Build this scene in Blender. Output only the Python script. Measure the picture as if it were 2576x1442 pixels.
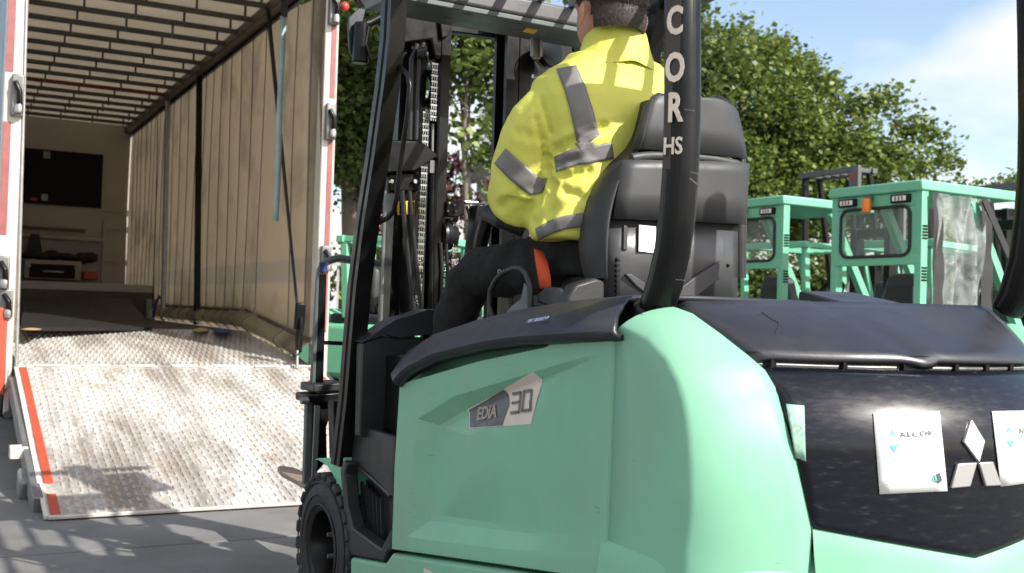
import bpy, bmesh, math, random
import numpy as np
from mathutils import Vector, Matrix, Euler, noise
from mathutils.bvhtree import BVHTree
random.seed(7); rng = np.random.default_rng(7)
S = bpy.context.scene
COL = S.collection
for o in list(bpy.data.objects): bpy.data.objects.remove(o)

# ------------------------------------------------------------------ camera
HC = 1.12; PITCH = 1.3; ROLL = 1.8; FPX = 2710.0
cam = bpy.data.cameras.new('camera'); cam_o = bpy.data.objects.new('camera', cam); COL.objects.link(cam_o)
cam.sensor_width = 36; cam.lens = FPX / 2576 * 36; cam.clip_end = 3000; cam.clip_start = .05
cam_o.location = (0, 0, HC); cam_o.rotation_euler = (math.radians(90 + PITCH), math.radians(-ROLL), 0)
cam.dof.use_dof = True; cam.dof.focus_distance = 3.2; cam.dof.aperture_fstop = 5.6
S.camera = cam_o
CROT = cam_o.rotation_euler.to_matrix()

# ------------------------------------------------------------------ sun, sky, exposure
SUN_EL = 38.0
SUN_AZ = 124.0          # compass direction of the sun, clockwise from +Y
sl = bpy.data.lights.new('sun', 'SUN'); sl.energy = 4.1; sl.angle = math.radians(.53); sl.color = (1, .965, .905)
so = bpy.data.objects.new('sun', sl); COL.objects.link(so)
sd = Vector((math.sin(math.radians(SUN_AZ)) * math.cos(math.radians(SUN_EL)),
             math.cos(math.radians(SUN_AZ)) * math.cos(math.radians(SUN_EL)), math.sin(math.radians(SUN_EL))))
so.rotation_euler = sd.to_track_quat('Z', 'Y').to_euler(); so.location = sd * 40
w = bpy.data.worlds.new('World'); S.world = w; w.use_nodes = True
nt = w.node_tree; nt.nodes.clear()
def N(tree, t, **k):
    n = tree.nodes.new(t)
    for a, b in k.items():
        if a.startswith('i_'): n.inputs[a[2:].replace('_', ' ')].default_value = b
        else: setattr(n, a, b)
    return n
sky = N(nt, 'ShaderNodeTexSky', sky_type='NISHITA', sun_disc=False, sun_elevation=math.radians(SUN_EL),
        sun_rotation=math.radians(SUN_AZ), air_density=1.0, dust_density=1.3, ozone_density=1.1)
tc = N(nt, 'ShaderNodeTexCoord'); sep = N(nt, 'ShaderNodeSeparateXYZ')
nt.links.new(tc.outputs['Generated'], sep.inputs[0])
ad = N(nt, 'ShaderNodeMath', operation='ADD'); nt.links.new(sep.outputs['Z'], ad.inputs[0]); ad.inputs[1].default_value = .32
mx = N(nt, 'ShaderNodeMath', operation='MAXIMUM'); nt.links.new(ad.outputs[0], mx.inputs[0]); mx.inputs[1].default_value = .08
dv = N(nt, 'ShaderNodeVectorMath', operation='DIVIDE'); cb = N(nt, 'ShaderNodeCombineXYZ')
nt.links.new(mx.outputs[0], cb.inputs[0]); nt.links.new(mx.outputs[0], cb.inputs[1]); cb.inputs[2].default_value = 1
nt.links.new(tc.outputs['Generated'], dv.inputs[0]); nt.links.new(cb.outputs[0], dv.inputs[1])
mp = N(nt, 'ShaderNodeMapping'); mp.inputs['Location'].default_value = (2.92, .62, 0); mp.inputs['Scale'].default_value = (1, 1, .6)
nt.links.new(dv.outputs[0], mp.inputs[0])
nz = N(nt, 'ShaderNodeTexNoise', noise_dimensions='3D'); nz.inputs['Scale'].default_value = 1.25; nz.inputs['Detail'].default_value = 5; nz.inputs['Roughness'].default_value = .5
nt.links.new(mp.outputs[0], nz.inputs['Vector'])
rp = N(nt, 'ShaderNodeValToRGB'); rp.color_ramp.elements[0].position = .47; rp.color_ramp.elements[1].position = .62
nt.links.new(nz.outputs[0], rp.inputs[0])
mixc = N(nt, 'ShaderNodeMix', data_type='RGBA'); nt.links.new(rp.outputs[0], mixc.inputs['Factor'])
nt.links.new(sky.outputs[0], mixc.inputs['A']); mixc.inputs['B'].default_value = (4.7, 4.7, 4.9, 1)
bg = N(nt, 'ShaderNodeBackground'); bg.inputs['Strength'].default_value = .128
tint = N(nt, 'ShaderNodeMix', data_type='RGBA', blend_type='MULTIPLY'); tint.inputs['Factor'].default_value = 1; tint.inputs['B'].default_value = (1.07, 1.0, .92, 1)
nt.links.new(mixc.outputs['Result'], tint.inputs['A']); nt.links.new(tint.outputs['Result'], bg.inputs[0])
wo = N(nt, 'ShaderNodeOutputWorld'); nt.links.new(bg.outputs[0], wo.inputs[0])
S.view_settings.view_transform = 'Standard'; S.view_settings.look = 'None'
S.view_settings.exposure = 1.0; S.view_settings.gamma = 1; S.view_settings.use_curve_mapping = False
S.cycles.max_bounces = 8; S.cycles.transparent_max_bounces = 16; S.cycles.use_denoising = True

# ------------------------------------------------------------------ frames of reference
def azm(az):
    return Matrix.Rotation(math.radians(-az), 4, 'Z')
class Frame:
    def __init__(s, az, org):
        s.m = Matrix.Translation(Vector(org)) @ azm(az); s.inv = s.m.inverted(); s.az = az
    def at(s, px, py, ax, val):
        """point on the local plane  coordinate[ax] == val  in the direction (px, py) of a 2576-wide view"""
        d = CROT @ Vector(((px - 1288) / FPX, -(py - 721) / FPX, -1))
        c = s.inv @ Vector((0, 0, HC)); dl = s.inv.to_3x3() @ d
        return c + dl * ((val - c[ax]) / dl[ax])
    def on(s, px, py, fy):
        y = -2.1
        for _ in range(40):
            q = s.at(px, py, 1, y); y = .5 * y + .5 * fy(q.x, q.z)
        return q
FK = Frame(-30, (-.196, 4.085, 0))        # the forklift: x right, y forward, z up; front axle above the origin
TR = Frame(-28.2, (-3.545, 7.76, 0))      # the trailer: left rear inner corner above the origin, y into it
WD = Frame(0, (0, 0, 0))
def X(px, py, x): return FK.at(px, py, 0, x)
def Y(px, py, y): return FK.at(px, py, 1, y)
def Z(px, py, z): return FK.at(px, py, 2, z)

# ------------------------------------------------------------------ materials
def mat(name, base, rough=.5, metal=0, var=.0, vscale=6, dirt=None, dscale=3, damt=.5, bump=0, bscale=60, transl=0, spec=.5, coat=0, scratch=0, alpha=1):
    m = bpy.data.materials.new(name); m.use_nodes = True; t = m.node_tree; b = t.nodes['Principled BSDF']
    b.inputs['Base Color'].default_value = (*base, 1); b.inputs['Roughness'].default_value = rough; b.inputs['Metallic'].default_value = metal
    b.inputs['Specular IOR Level'].default_value = spec; b.inputs['Coat Weight'].default_value = coat; b.inputs['Coat Roughness'].default_value = .12
    co = N(t, 'ShaderNodeTexCoord').outputs['Object']
    cur = None
    def mixrgb(fac, a, bcol, mode='MIX'):
        mm = N(t, 'ShaderNodeMix', data_type='RGBA', blend_type=mode)
        t.links.new(fac, mm.inputs['Factor'])
        if a is None: mm.inputs['A'].default_value = (*base, 1)
        else: t.links.new(a, mm.inputs['A'])
        mm.inputs['B'].default_value = (*bcol, 1)
        return mm.outputs['Result']
    def noisefac(scale, lo, hi, detail=6, vec=None, rough_=.6):
        n = N(t, 'ShaderNodeTexNoise'); n.inputs['Scale'].default_value = scale; n.inputs['Detail'].default_value = detail; n.inputs['Roughness'].default_value = rough_
        t.links.new(vec or co, n.inputs['Vector'])
        r = N(t, 'ShaderNodeMapRange'); r.inputs['From Min'].default_value = lo; r.inputs['From Max'].default_value = hi
        t.links.new(n.outputs[0], r.inputs['Value']); return r.outputs[0]
    if var:
        cur = mixrgb(noisefac(vscale, .3, .7), cur, tuple(max(0, c * (1 - var)) for c in base))
    if dirt:
        f = noisefac(dscale, .5, .5 + .25 / max(damt, .05))
        mu = N(t, 'ShaderNodeMath', operation='MULTIPLY'); t.links.new(f, mu.inputs[0]); mu.inputs[1].default_value = damt
        cur = mixrgb(mu.outputs[0], cur, dirt)
    if scratch:
        mpn = N(t, 'ShaderNodeMapping'); mpn.inputs['Rotation'].default_value = (.62, .3, .2); mpn.inputs['Scale'].default_value = (5, 5, 70); t.links.new(co, mpn.inputs[0])
        f = noisefac(1.6, .68, .73, 3, mpn.outputs[0])
        f2 = noisefac(2.2, .5, .6, 2)
        mu = N(t, 'ShaderNodeMath', operation='MULTIPLY'); t.links.new(f, mu.inputs[0]); t.links.new(f2, mu.inputs[1])
        mu2 = N(t, 'ShaderNodeMath', operation='MULTIPLY'); t.links.new(mu.outputs[0], mu2.inputs[0]); mu2.inputs[1].default_value = scratch
        cur = mixrgb(mu2.outputs[0], cur, tuple(c * .45 for c in base))
    if cur: t.links.new(cur, b.inputs['Base Color'])
    if var or dirt:
        rr = N(t, 'ShaderNodeMapRange'); rr.inputs['To Min'].default_value = max(.05, rough - .09); rr.inputs['To Max'].default_value = min(1, rough + .12)
        t.links.new(noisefac(vscale * 2.3, .3, .7), rr.inputs['Value']); t.links.new(rr.outputs[0], b.inputs['Roughness'])
    if bump:
        n = N(t, 'ShaderNodeTexNoise'); n.inputs['Scale'].default_value = bscale; n.inputs['Detail'].default_value = 5; t.links.new(co, n.inputs['Vector'])
        bp = N(t, 'ShaderNodeBump'); bp.inputs['Strength'].default_value = bump; bp.inputs['Distance'].default_value = .01
        t.links.new(n.outputs[0], bp.inputs['Height']); t.links.new(bp.outputs[0], b.inputs['Normal'])
    if transl:
        tr = N(t, 'ShaderNodeBsdfTranslucent'); tr.inputs[0].default_value = (*base, 1)
        if cur: t.links.new(cur, tr.inputs[0])
        ms = N(t, 'ShaderNodeMixShader'); ms.inputs[0].default_value = transl
        t.links.new(b.outputs[0], ms.inputs[1]); t.links.new(tr.outputs[0], ms.inputs[2])
        t.links.new(ms.outputs[0], t.nodes['Material Output'].inputs[0])
    if alpha < 1: b.inputs['Alpha'].default_value = alpha
    return m
M = {}
M['green'] = mat('mint_green_paint', (.19, .44, .30), .52, var=.12, vscale=3, dirt=(.24, .32, .24), dscale=2.6, damt=.6, bump=.02, bscale=9, scratch=.7, spec=.4)
M['greenlid'] = mat('mint_green_cab_paint', (.16, .47, .30), .4, var=.06)
M['navy'] = mat('navy_black_plastic', (.019, .020, .028), .40, var=.3, vscale=4, dirt=(.10, .097, .095), dscale=4, damt=.40, bump=.05, bscale=220)
M['navygloss'] = mat('glossy_navy_panel', (.003, .004, .009), .28, var=.2, spec=.22, coat=.35)
def scuff(m):
    t = m.node_tree; b = t.nodes['Principled BSDF']; co = N(t, 'ShaderNodeTexCoord').outputs['Object']
    q = N(t, 'ShaderNodeMapping'); q.inputs['Scale'].default_value = (9, 9, 45); q.inputs['Rotation'].default_value = (0, .35, 0); t.links.new(co, q.inputs[0])
    n = N(t, 'ShaderNodeTexNoise'); n.inputs['Scale'].default_value = 2.4; n.inputs['Detail'].default_value = 7; n.inputs['Roughness'].default_value = .7; t.links.new(q.outputs[0], n.inputs['Vector'])
    r = N(t, 'ShaderNodeMapRange'); r.inputs['From Min'].default_value = .35; r.inputs['From Max'].default_value = .7; r.inputs['To Min'].default_value = .20; r.inputs['To Max'].default_value = .40; t.links.new(n.outputs[0], r.inputs['Value'])
    t.links.new(r.outputs[0], b.inputs['Roughness'])
    c = N(t, 'ShaderNodeMix', data_type='RGBA'); r2 = N(t, 'ShaderNodeMapRange'); r2.inputs['From Min'].default_value = .58; r2.inputs['From Max'].default_value = .72; t.links.new(n.outputs[0], r2.inputs['Value']); t.links.new(r2.outputs[0], c.inputs['Factor'])
    c.inputs['A'].default_value = (.003, .004, .008, 1); c.inputs['B'].default_value = (.030, .032, .036, 1); t.links.new(c.outputs['Result'], b.inputs['Base Color'])
scuff(M['navygloss'])
M['black'] = mat('black_metal_paint', (.0045, .0045, .005), .33, var=.3, dirt=(.03, .027, .024), dscale=9, damt=.12, spec=.25)
M['dark'] = mat('dark_grey_plastic', (.017, .0175, .018), .48, var=.25, dirt=(.06, .055, .05), dscale=5, damt=.2, bump=.05, bscale=150)
M['seat'] = mat('worn_grey_black_seat_shell', (.036, .037, .039), .50, var=.2, dirt=(.10, .10, .10), dscale=14, damt=.22, bump=.04, bscale=260)
M['seatside'] = mat('matt_black_seat_side', (.022, .0225, .023), .55, var=.2, bump=.04, bscale=260)
M['seatlow'] = mat('scuffed_seat_back_plate', (.055, .057, .06), .36, var=.3, dirt=(.15, .15, .15), dscale=20, damt=.25, bump=.05, bscale=90)
M['rubber'] = mat('tyre_rubber', (.018, .018, .019), .62, var=.3, dirt=(.07, .065, .06), dscale=6, damt=.45, bump=.08, bscale=60)
M['hose'] = mat('hose_rubber', (.014, .014, .015), .38)
M['steel'] = mat('bright_steel', (.55, .54, .52), .28, 1, var=.2, vscale=30)
M['chain'] = mat('oiled_chain_steel', (.44, .45, .46), .25, 1, var=.15, vscale=60)
M['dull'] = mat('dull_grey_steel', (.23, .23, .225), .45, .6, var=.25, dirt=(.12, .09, .06), dscale=9, damt=.3)
M['greygreen'] = mat('grey_green_steel_paint', (.085, .105, .10), .45, var=.15, dirt=(.12, .11, .1), damt=.25)
M['beam'] = mat('grey_black_guard_paint', (.10, .10, .104), .40, var=.2, dirt=(.10, .10, .10), dscale=10, damt=.4, bump=.03, bscale=200)
M['fork'] = mat('worn_brown_fork_steel', (.24, .18, .14), .5, .0, var=.3, vscale=12)
M['white'] = mat('white_print', (.80, .80, .78), .5)
M['cream'] = mat('cream_decal', (.62, .55, .47), .5, var=.1, vscale=25)
M['decalgrey'] = mat('grey_decal_ink', (.085, .09, .10), .5, var=.1, vscale=25)
M['palelabel'] = mat('pale_blue_lettering', (.18, .22, .32), .5)
M['teal'] = mat('teal_print', (.10, .55, .47), .5)
M['silver'] = mat('silver_badge', (.62, .62, .63), .3, .8)
M['yellow'] = mat('yellow_warning_label', (.75, .45, .02), .5)
M['orange'] = mat('orange_belt_webbing', (.62, .085, .02), .75, bump=.1, bscale=300)
M['amber'] = mat('amber_lens', (.85, .22, .01), .2)
M['red'] = mat('red_lens', (.45, .04, .03), .25)
M['redpaint'] = mat('red_paint', (.40, .062, .028), .5, var=.15, dirt=(.35, .15, .1), dscale=8, damt=.3)
M['dullred'] = mat('dull_red_paint', (.10, .014, .010), .6)
M['scuffgreen'] = mat('scuffed_pale_green_paint', (.30, .50, .40), .5, var=.3, vscale=30, dirt=(.01, .015, .02), dscale=45, damt=.9)
M['redtape'] = mat('faded_red_reflective_tape', (.29, .085, .08), .45, var=.25, vscale=12, dirt=(.55, .40, .38), dscale=7, damt=.3)
M['whitepaint'] = mat('off_white_paint', (.54, .51, .46), .5, var=.10, dirt=(.22, .15, .10), dscale=5, damt=.5)
M['galv'] = mat('galvanised_steel', (.42, .42, .41), .42, .7, var=.25, vscale=15, dirt=(.2, .15, .1), dscale=8, damt=.3)
M['hivis'] = mat('lime_hi_vis_fabric', (.69, .70, .12), .62, var=.06, vscale=5, bump=.22, bscale=230, transl=.12)
M['tape'] = mat('grey_reflective_tape', (.155, .15, .145), .45, var=.08, vscale=18)
M['trouser'] = mat('black_work_trousers', (.006, .0058, .0055), .9, var=.3, vscale=8, bump=.15, bscale=300)
M['skin'] = mat('skin', (.46, .24, .165), .5, var=.12, vscale=20)
M['hair'] = mat('short_dark_brown_hair', (.036, .024, .016), .6, var=.4, vscale=40)
M['roof'] = mat('dirty_white_roof_sheet', (.58, .53, .46), .7, var=.12, vscale=1.5, dirt=(.22, .17, .12), dscale=2.0, damt=.30, transl=.52)
M['bar'] = mat('grey_brown_roof_bar', (.085, .08, .07), .5, .3, var=.3)
M['brownrail'] = mat('dull_brown_rail', (.11, .09, .075), .5, .2, var=.2)
M['board'] = mat('grey_white_bulkhead', (.40, .36, .31), .6, var=.1, vscale=2, dirt=(.18, .13, .1), dscale=3, damt=.3)
M['blackboard'] = mat('black_sheet', (.004, .004, .004), .6, spec=.2)
M['wood'] = mat('brown_timber', (.16, .09, .045), .7, var=.3, vscale=6)
M['floor'] = mat('worn_trailer_floor', (.11, .085, .065), .75, var=.35, vscale=5, dirt=(.25, .22, .19), dscale=7, damt=.4, bump=.2, bscale=40)
M['slab'] = mat('black_stained_plywood', (.007, .006, .005), .6, var=.3, dirt=(.022, .014, .009), dscale=3, damt=.4)
M['ratchet'] = mat('black_strap_webbing', (.012, .012, .013), .7)
M['paleblue'] = mat('pale_blue_strap_webbing', (.30, .42, .46), .75, var=.2, vscale=10)
M['blue'] = mat('blue_fabric', (.02, .05, .16), .75, var=.2)
M['beige'] = mat('beige_cloth', (.45, .32, .15), .8, var=.2)
M['bluegrey'] = mat('blue_grey_side_curtain', (.20, .25, .30), .5, var=.15, vscale=2)
M['lamp'] = mat('clear_lamp_lens', (.75, .75, .74), .25)
M['bark'] = mat('tree_bark', (.19, .165, .13), .9, var=.35, vscale=4, bump=.5, bscale=14)
M['render'] = mat('grey_building_render', (.30, .31, .34), .8, var=.08, vscale=.6)
M['window'] = mat('dark_window_glass', (.10, .13, .17), .12)
M['fence'] = mat('pale_grey_fence_paint', (.45, .45, .44), .6)
M['mesh'] = mat('pale_concrete_patch', (.4, .4, .38), .8)

def glass_mat(name, tint, tr, rough=.05, cloud=0):
    m = bpy.data.materials.new(name); m.use_nodes = True; t = m.node_tree; b = t.nodes['Principled BSDF']
    b.inputs['Base Color'].default_value = (*tint, 1); b.inputs['Roughness'].default_value = rough
    tn = N(t, 'ShaderNodeBsdfTransparent'); tn.inputs[0].default_value = (.93, .96, .95, 1)
    ms = N(t, 'ShaderNodeMixShader'); ms.inputs[0].default_value = 1 - tr
    if cloud:
        n = N(t, 'ShaderNodeTexNoise'); n.inputs['Scale'].default_value = 5; n.inputs['Detail'].default_value = 6; n.inputs['Distortion'].default_value = 1.2
        t.links.new(N(t, 'ShaderNodeTexCoord').outputs['Object'], n.inputs['Vector'])
        r = N(t, 'ShaderNodeMapRange'); r.inputs['From Min'].default_value = .35; r.inputs['From Max'].default_value = .7
        r.inputs['To Min'].default_value = 1 - tr - cloud; r.inputs['To Max'].default_value = 1 - tr + cloud
        t.links.new(n.outputs[0], r.inputs['Value']); t.links.new(r.outputs[0], ms.inputs[0])
    t.links.new(tn.outputs[0], ms.inputs[1]); t.links.new(b.outputs[0], ms.inputs[2])
    t.links.new(ms.outputs[0], t.nodes['Material Output'].inputs[0]); return m
M['glass'] = glass_mat('window_glass', (.35, .42, .40), .72)
M['film'] = glass_mat('clear_plastic_curtain', (.42, .47, .45), .58, .18, .22)

def leaf_mat(name, a, b_):
    m = bpy.data.materials.new(name); m.use_nodes = True; t = m.node_tree; b = t.nodes['Principled BSDF']
    g = N(t, 'ShaderNodeNewGeometry'); r = N(t, 'ShaderNodeValToRGB')
    r.color_ramp.elements[0].color = (*a, 1); r.color_ramp.elements[1].color = (*b_, 1)
    t.links.new(g.outputs['Random Per Island'], r.inputs[0]); t.links.new(r.outputs[0], b.inputs['Base Color']); b.inputs['Roughness'].default_value = .5
    tr = N(t, 'ShaderNodeBsdfTranslucent'); t.links.new(r.outputs[0], tr.inputs[0])
    ms = N(t, 'ShaderNodeMixShader'); ms.inputs[0].default_value = .35
    t.links.new(b.outputs[0], ms.inputs[1]); t.links.new(tr.outputs[0], ms.inputs[2]); t.links.new(ms.outputs[0], t.nodes['Material Output'].inputs[0])
    return m
M['leaf'] = leaf_mat('maple_leaves', (.055, .10, .020), (.23, .29, .065))
M['leafbright'] = leaf_mat('bright_plane_leaves', (.07, .125, .03), (.26, .32, .085))
M['leafdark'] = leaf_mat('dark_maple_leaves', (.04, .08, .020), (.16, .20, .05))
M['leafpurple'] = leaf_mat('copper_purple_leaves', (.035, .012, .014), (.09, .03, .03))

# curtain wall: cream sheet with faint printed bands and stains
def curtain_mat():
    m = mat('cream_curtain_fabric', (.34, .272, .185), .6, var=.14, vscale=1.4, transl=.38, bump=.06, bscale=5)
    t = m.node_tree; b = t.nodes['Principled BSDF']; src = b.inputs['Base Color'].links[0].from_socket
    co = N(t, 'ShaderNodeTexCoord'); sp = N(t, 'ShaderNodeSeparateXYZ'); t.links.new(co.outputs['Object'], sp.inputs[0])
    def band(sock, lo, hi, soft):
        a = N(t, 'ShaderNodeMapRange'); a.inputs['From Min'].default_value = lo; a.inputs['From Max'].default_value = lo + soft; t.links.new(sock, a.inputs['Value'])
        c = N(t, 'ShaderNodeMapRange'); c.inputs['From Min'].default_value = hi; c.inputs['From Max'].default_value = hi - soft; t.links.new(sock, c.inputs['Value'])
        mu = N(t, 'ShaderNodeMath', operation='MULTIPLY'); t.links.new(a.outputs[0], mu.inputs[0]); t.links.new(c.outputs[0], mu.inputs[1]); return mu.outputs[0]
    def apply(f, col, k, src):
        mu = N(t, 'ShaderNodeMath', operation='MULTIPLY'); t.links.new(f, mu.inputs[0]); mu.inputs[1].default_value = k
        mm = N(t, 'ShaderNodeMix', data_type='RGBA'); t.links.new(mu.outputs[0], mm.inputs['Factor']); t.links.new(src, mm.inputs['A']); mm.inputs['B'].default_value = (*col, 1)
        return mm.outputs['Result']
    src = apply(band(sp.outputs['Z'], 1.30, 1.52, .02), (.22, .19, .16), .6, src)
    zy = N(t, 'ShaderNodeMath', operation='MULTIPLY_ADD'); t.links.new(sp.outputs['Y'], zy.inputs[0]); zy.inputs[1].default_value = .16; t.links.new(sp.outputs['Z'], zy.inputs[2])
    src = apply(band(zy.outputs[0], 2.55, 3.0, .05), (.32, .25, .17), .45, src)
    n = N(t, 'ShaderNodeTexNoise'); n.inputs['Scale'].default_value = 1.1; n.inputs['Detail'].default_value = 8; n.inputs['Roughness'].default_value = .65
    t.links.new(co.outputs['Object'], n.inputs['Vector'])
    r = N(t, 'ShaderNodeMapRange'); r.inputs['From Min'].default_value = .49; r.inputs['From Max'].default_value = .66; t.links.new(n.outputs[0], r.inputs['Value'])
    src = apply(r.outputs[0], (.13, .105, .078), .75, src)
    t.links.new(src, b.inputs['Base Color'])
    for nd in t.nodes:
        if nd.type == 'BSDF_TRANSLUCENT': t.links.new(src, nd.inputs[0])
    return m
M['curtain'] = curtain_mat()

# ramp deck: pale worn metal with brown dirt streaked along the run
def ramp_mat(name, k=1.0):
    m = mat(name, (.52, .48, .43), .42, .25); t = m.node_tree; b = t.nodes['Principled BSDF']
    co = N(t, 'ShaderNodeTexCoord').outputs['Object']
    def fac(scale, lo, hi, sc, detail=6):
        mp_ = N(t, 'ShaderNodeMapping'); mp_.inputs['Scale'].default_value = sc; t.links.new(co, mp_.inputs[0])
        n = N(t, 'ShaderNodeTexNoise'); n.inputs['Scale'].default_value = scale; n.inputs['Detail'].default_value = detail; n.inputs['Roughness'].default_value = .62; t.links.new(mp_.outputs[0], n.inputs['Vector'])
        r = N(t, 'ShaderNodeMapRange'); r.inputs['From Min'].default_value = lo; r.inputs['From Max'].default_value = hi; t.links.new(n.outputs[0], r.inputs['Value']); return r.outputs[0]
    cur = None
    for f, col, kk in ((fac(1.0, .42, .62, (3.2, .45, 3)), (.21, .18, .15), .85), (fac(2.2, .55, .72, (3, 1, 3)), (.30, .22, .13), .6),
                      (fac(3, .6, .72, (5, .5, 3)), (.30, .14, .11), .35), (fac(26, .45, .66, (1, 1, 1)), (.19, .165, .14), .6)):
        mu = N(t, 'ShaderNodeMath', operation='MULTIPLY'); t.links.new(f, mu.inputs[0]); mu.inputs[1].default_value = kk * k
        mm = N(t, 'ShaderNodeMix', data_type='RGBA'); t.links.new(mu.outputs[0], mm.inputs['Factor'])
        if cur is None: mm.inputs['A'].default_value = (.63, .61, .58, 1)
        else: t.links.new(cur, mm.inputs['A'])
        mm.inputs['B'].default_value = (*col, 1); cur = mm.outputs['Result']
    t.links.new(cur, b.inputs['Base Color'])
    n = N(t, 'ShaderNodeTexNoise'); n.inputs['Scale'].default_value = 70; t.links.new(co, n.inputs['Vector'])
    bp = N(t, 'ShaderNodeBump'); bp.inputs['Strength'].default_value = .25; bp.inputs['Distance'].default_value = .01; t.links.new(n.outputs[0], bp.inputs['Height']); t.links.new(bp.outputs[0], b.inputs['Normal'])
    return m
M['ramp'] = ramp_mat('worn_ramp_plate', 1.0)
M['rib'] = ramp_mat('polished_ramp_rib', .72)

def concrete_mat():
    m = mat('yard_concrete', (.172, .17, .163), .85, var=.30, vscale=2.2, dirt=(.085, .082, .078), dscale=1.1, damt=.6, bump=.5, bscale=170)
    return m
M['concrete'] = concrete_mat()
M['joint'] = mat('dark_joint_soil', (.03, .027, .024), .95)

# ------------------------------------------------------------------ mesh helpers
class MB:
    def __init__(s): s.v = []; s.f = []
    def add(s, vs, fs):
        b = len(s.v); s.v += [tuple(v) for v in vs]; s.f += [tuple(i + b for i in f) for f in fs]; return s
    def box(s, c, size, rot=None):
        a, b, d = (q / 2 for q in size); c = Vector(c)
        vs = [Vector((x, y, z)) for x in (-a, a) for y in (-b, b) for z in (-d, d)]
        if rot is not None: vs = [rot @ v for v in vs]
        return s.add([c + v for v in vs], [(0, 1, 3, 2), (4, 6, 7, 5), (0, 4, 5, 1), (2, 3, 7, 6), (0, 2, 6, 4), (1, 5, 7, 3)])
    def beam(s, p, q, wx, wy, up=(0, 0, 1)):
        p, q = Vector(p), Vector(q); d = (q - p); L = d.length; d.normalize(); u = Vector(up); sx = d.cross(u)
        if sx.length < 1e-4: sx = d.cross(Vector((0, 1, 0)))
        sx.normalize(); sy = sx.cross(d)
        R = Matrix((sx, d, sy)).transposed()
        return s.box((p + q) / 2, (wx, L, wy), R)
    def prism(s, pts, off):
        pts = [Vector(p) for p in pts]; off = Vector(off); n = len(pts)
        return s.add(pts + [p + off for p in pts], [tuple(range(n)), tuple(range(2 * n - 1, n - 1, -1))] + [(i, i + n, (i + 1) % n + n, (i + 1) % n) for i in range(n)])
    def grid(s, rows):
        n = len(rows[0]); vs = [v for r in rows for v in r]
        return s.add(vs, [(i * n + j, i * n + j + 1, (i + 1) * n + j + 1, (i + 1) * n + j) for i in range(len(rows) - 1) for j in range(n - 1)])
    def tube(s, path, r, seg=10, closed=False, flat=1.0, cap=True, ph=0):
        P = [Vector(p) for p in path]; n = len(P); rs = r if isinstance(r, (list, tuple)) else [r] * n
        rings = []; up = None
        for i in range(n):
            a = P[(i - 1) % n] if (closed or i > 0) else P[0]; b = P[(i + 1) % n] if (closed or i < n - 1) else P[-1]
            d = (b - a).normalized()
            if up is None:
                up = d.orthogonal().normalized()
                if abs(d.z) < .9: up = (Vector((0, 0, 1)) - d * d.z).normalized()
            up = (up - d * up.dot(d)).normalized(); sx = d.cross(up)
            rings.append([P[i] + (sx * math.cos(2 * math.pi * k / seg + ph) * flat + up * math.sin(2 * math.pi * k / seg + ph)) * rs[i] for k in range(seg)])
        base = [v for q in rings for v in q]; fs = []
        m = n if closed else n - 1
        for i in range(m):
            for k in range(seg):
                a = i * seg + k; b = i * seg + (k + 1) % seg; c = ((i + 1) % n) * seg + (k + 1) % seg; d = ((i + 1) % n) * seg + k
                fs.append((a, b, c, d))
        if not closed and cap: fs += [tuple(range(seg - 1, -1, -1)), tuple((n - 1) * seg + k for k in range(seg))]
        return s.add(base, fs)
    def lathe(s, prof, c, axis, seg=32, closed=True):
        c = Vector(c); ax = Vector(axis).normalized(); u = ax.orthogonal().normalized(); v = ax.cross(u); n = len(prof)
        vs = [c + ax * h + (u * math.cos(2 * math.pi * k / seg) + v * math.sin(2 * math.pi * k / seg)) * r for k in range(seg) for r, h in prof]
        fs = []
        for k in range(seg):
            for i in range(n if closed else n - 1):
                fs.append((k * n + i, k * n + (i + 1) % n, ((k + 1) % seg) * n + (i + 1) % n, ((k + 1) % seg) * n + i))
        return s.add(vs, fs)
    def ell(s, c, r, rot=None, nu=20, nv=12):
        c = Vector(c); vs = []; fs = []
        for i in range(nv + 1):
            th = math.pi * i / nv
            for j in range(nu):
                p = Vector((math.sin(th) * math.cos(2 * math.pi * j / nu) * r[0], math.sin(th) * math.sin(2 * math.pi * j / nu) * r[1], math.cos(th) * r[2]))
                if rot is not None: p = rot @ p
                vs.append(c + p)
        for i in range(nv):
            for j in range(nu): fs.append((i * nu + j, i * nu + (j + 1) % nu, (i + 1) * nu + (j + 1) % nu, (i + 1) * nu + j))
        return s.add(vs, fs)
    def build(s, name, m, parent=None, bevel=0, smooth=40, solid=0, sub=0, seg=2, off=-1, clean=True):
        me = bpy.data.meshes.new(name); me.from_pydata(s.v, [], s.f); me.validate(); me.update()
        if clean:
            b = bmesh.new(); b.from_mesh(me); bmesh.ops.remove_doubles(b, verts=b.verts, dist=1e-6)
            bmesh.ops.recalc_face_normals(b, faces=b.faces); b.to_mesh(me); b.free()
        o = bpy.data.objects.new(name, me); COL.objects.link(o); me.materials.append(M[m] if isinstance(m, str) else m)
        if smooth:
            me.shade_smooth()
            me.set_sharp_from_angle(angle=math.radians(smooth))
        if parent is not None: o.parent = parent
        if solid:
            q = o.modifiers.new('thick', 'SOLIDIFY'); q.thickness = solid; q.offset = off
        if bevel:
            q = o.modifiers.new('edge', 'BEVEL'); q.width = bevel; q.segments = seg; q.limit_method = 'ANGLE'; q.angle_limit = math.radians(35)
        if sub:
            q = o.modifiers.new('sub', 'SUBSURF'); q.levels = sub; q.render_levels = sub
        return o
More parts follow.
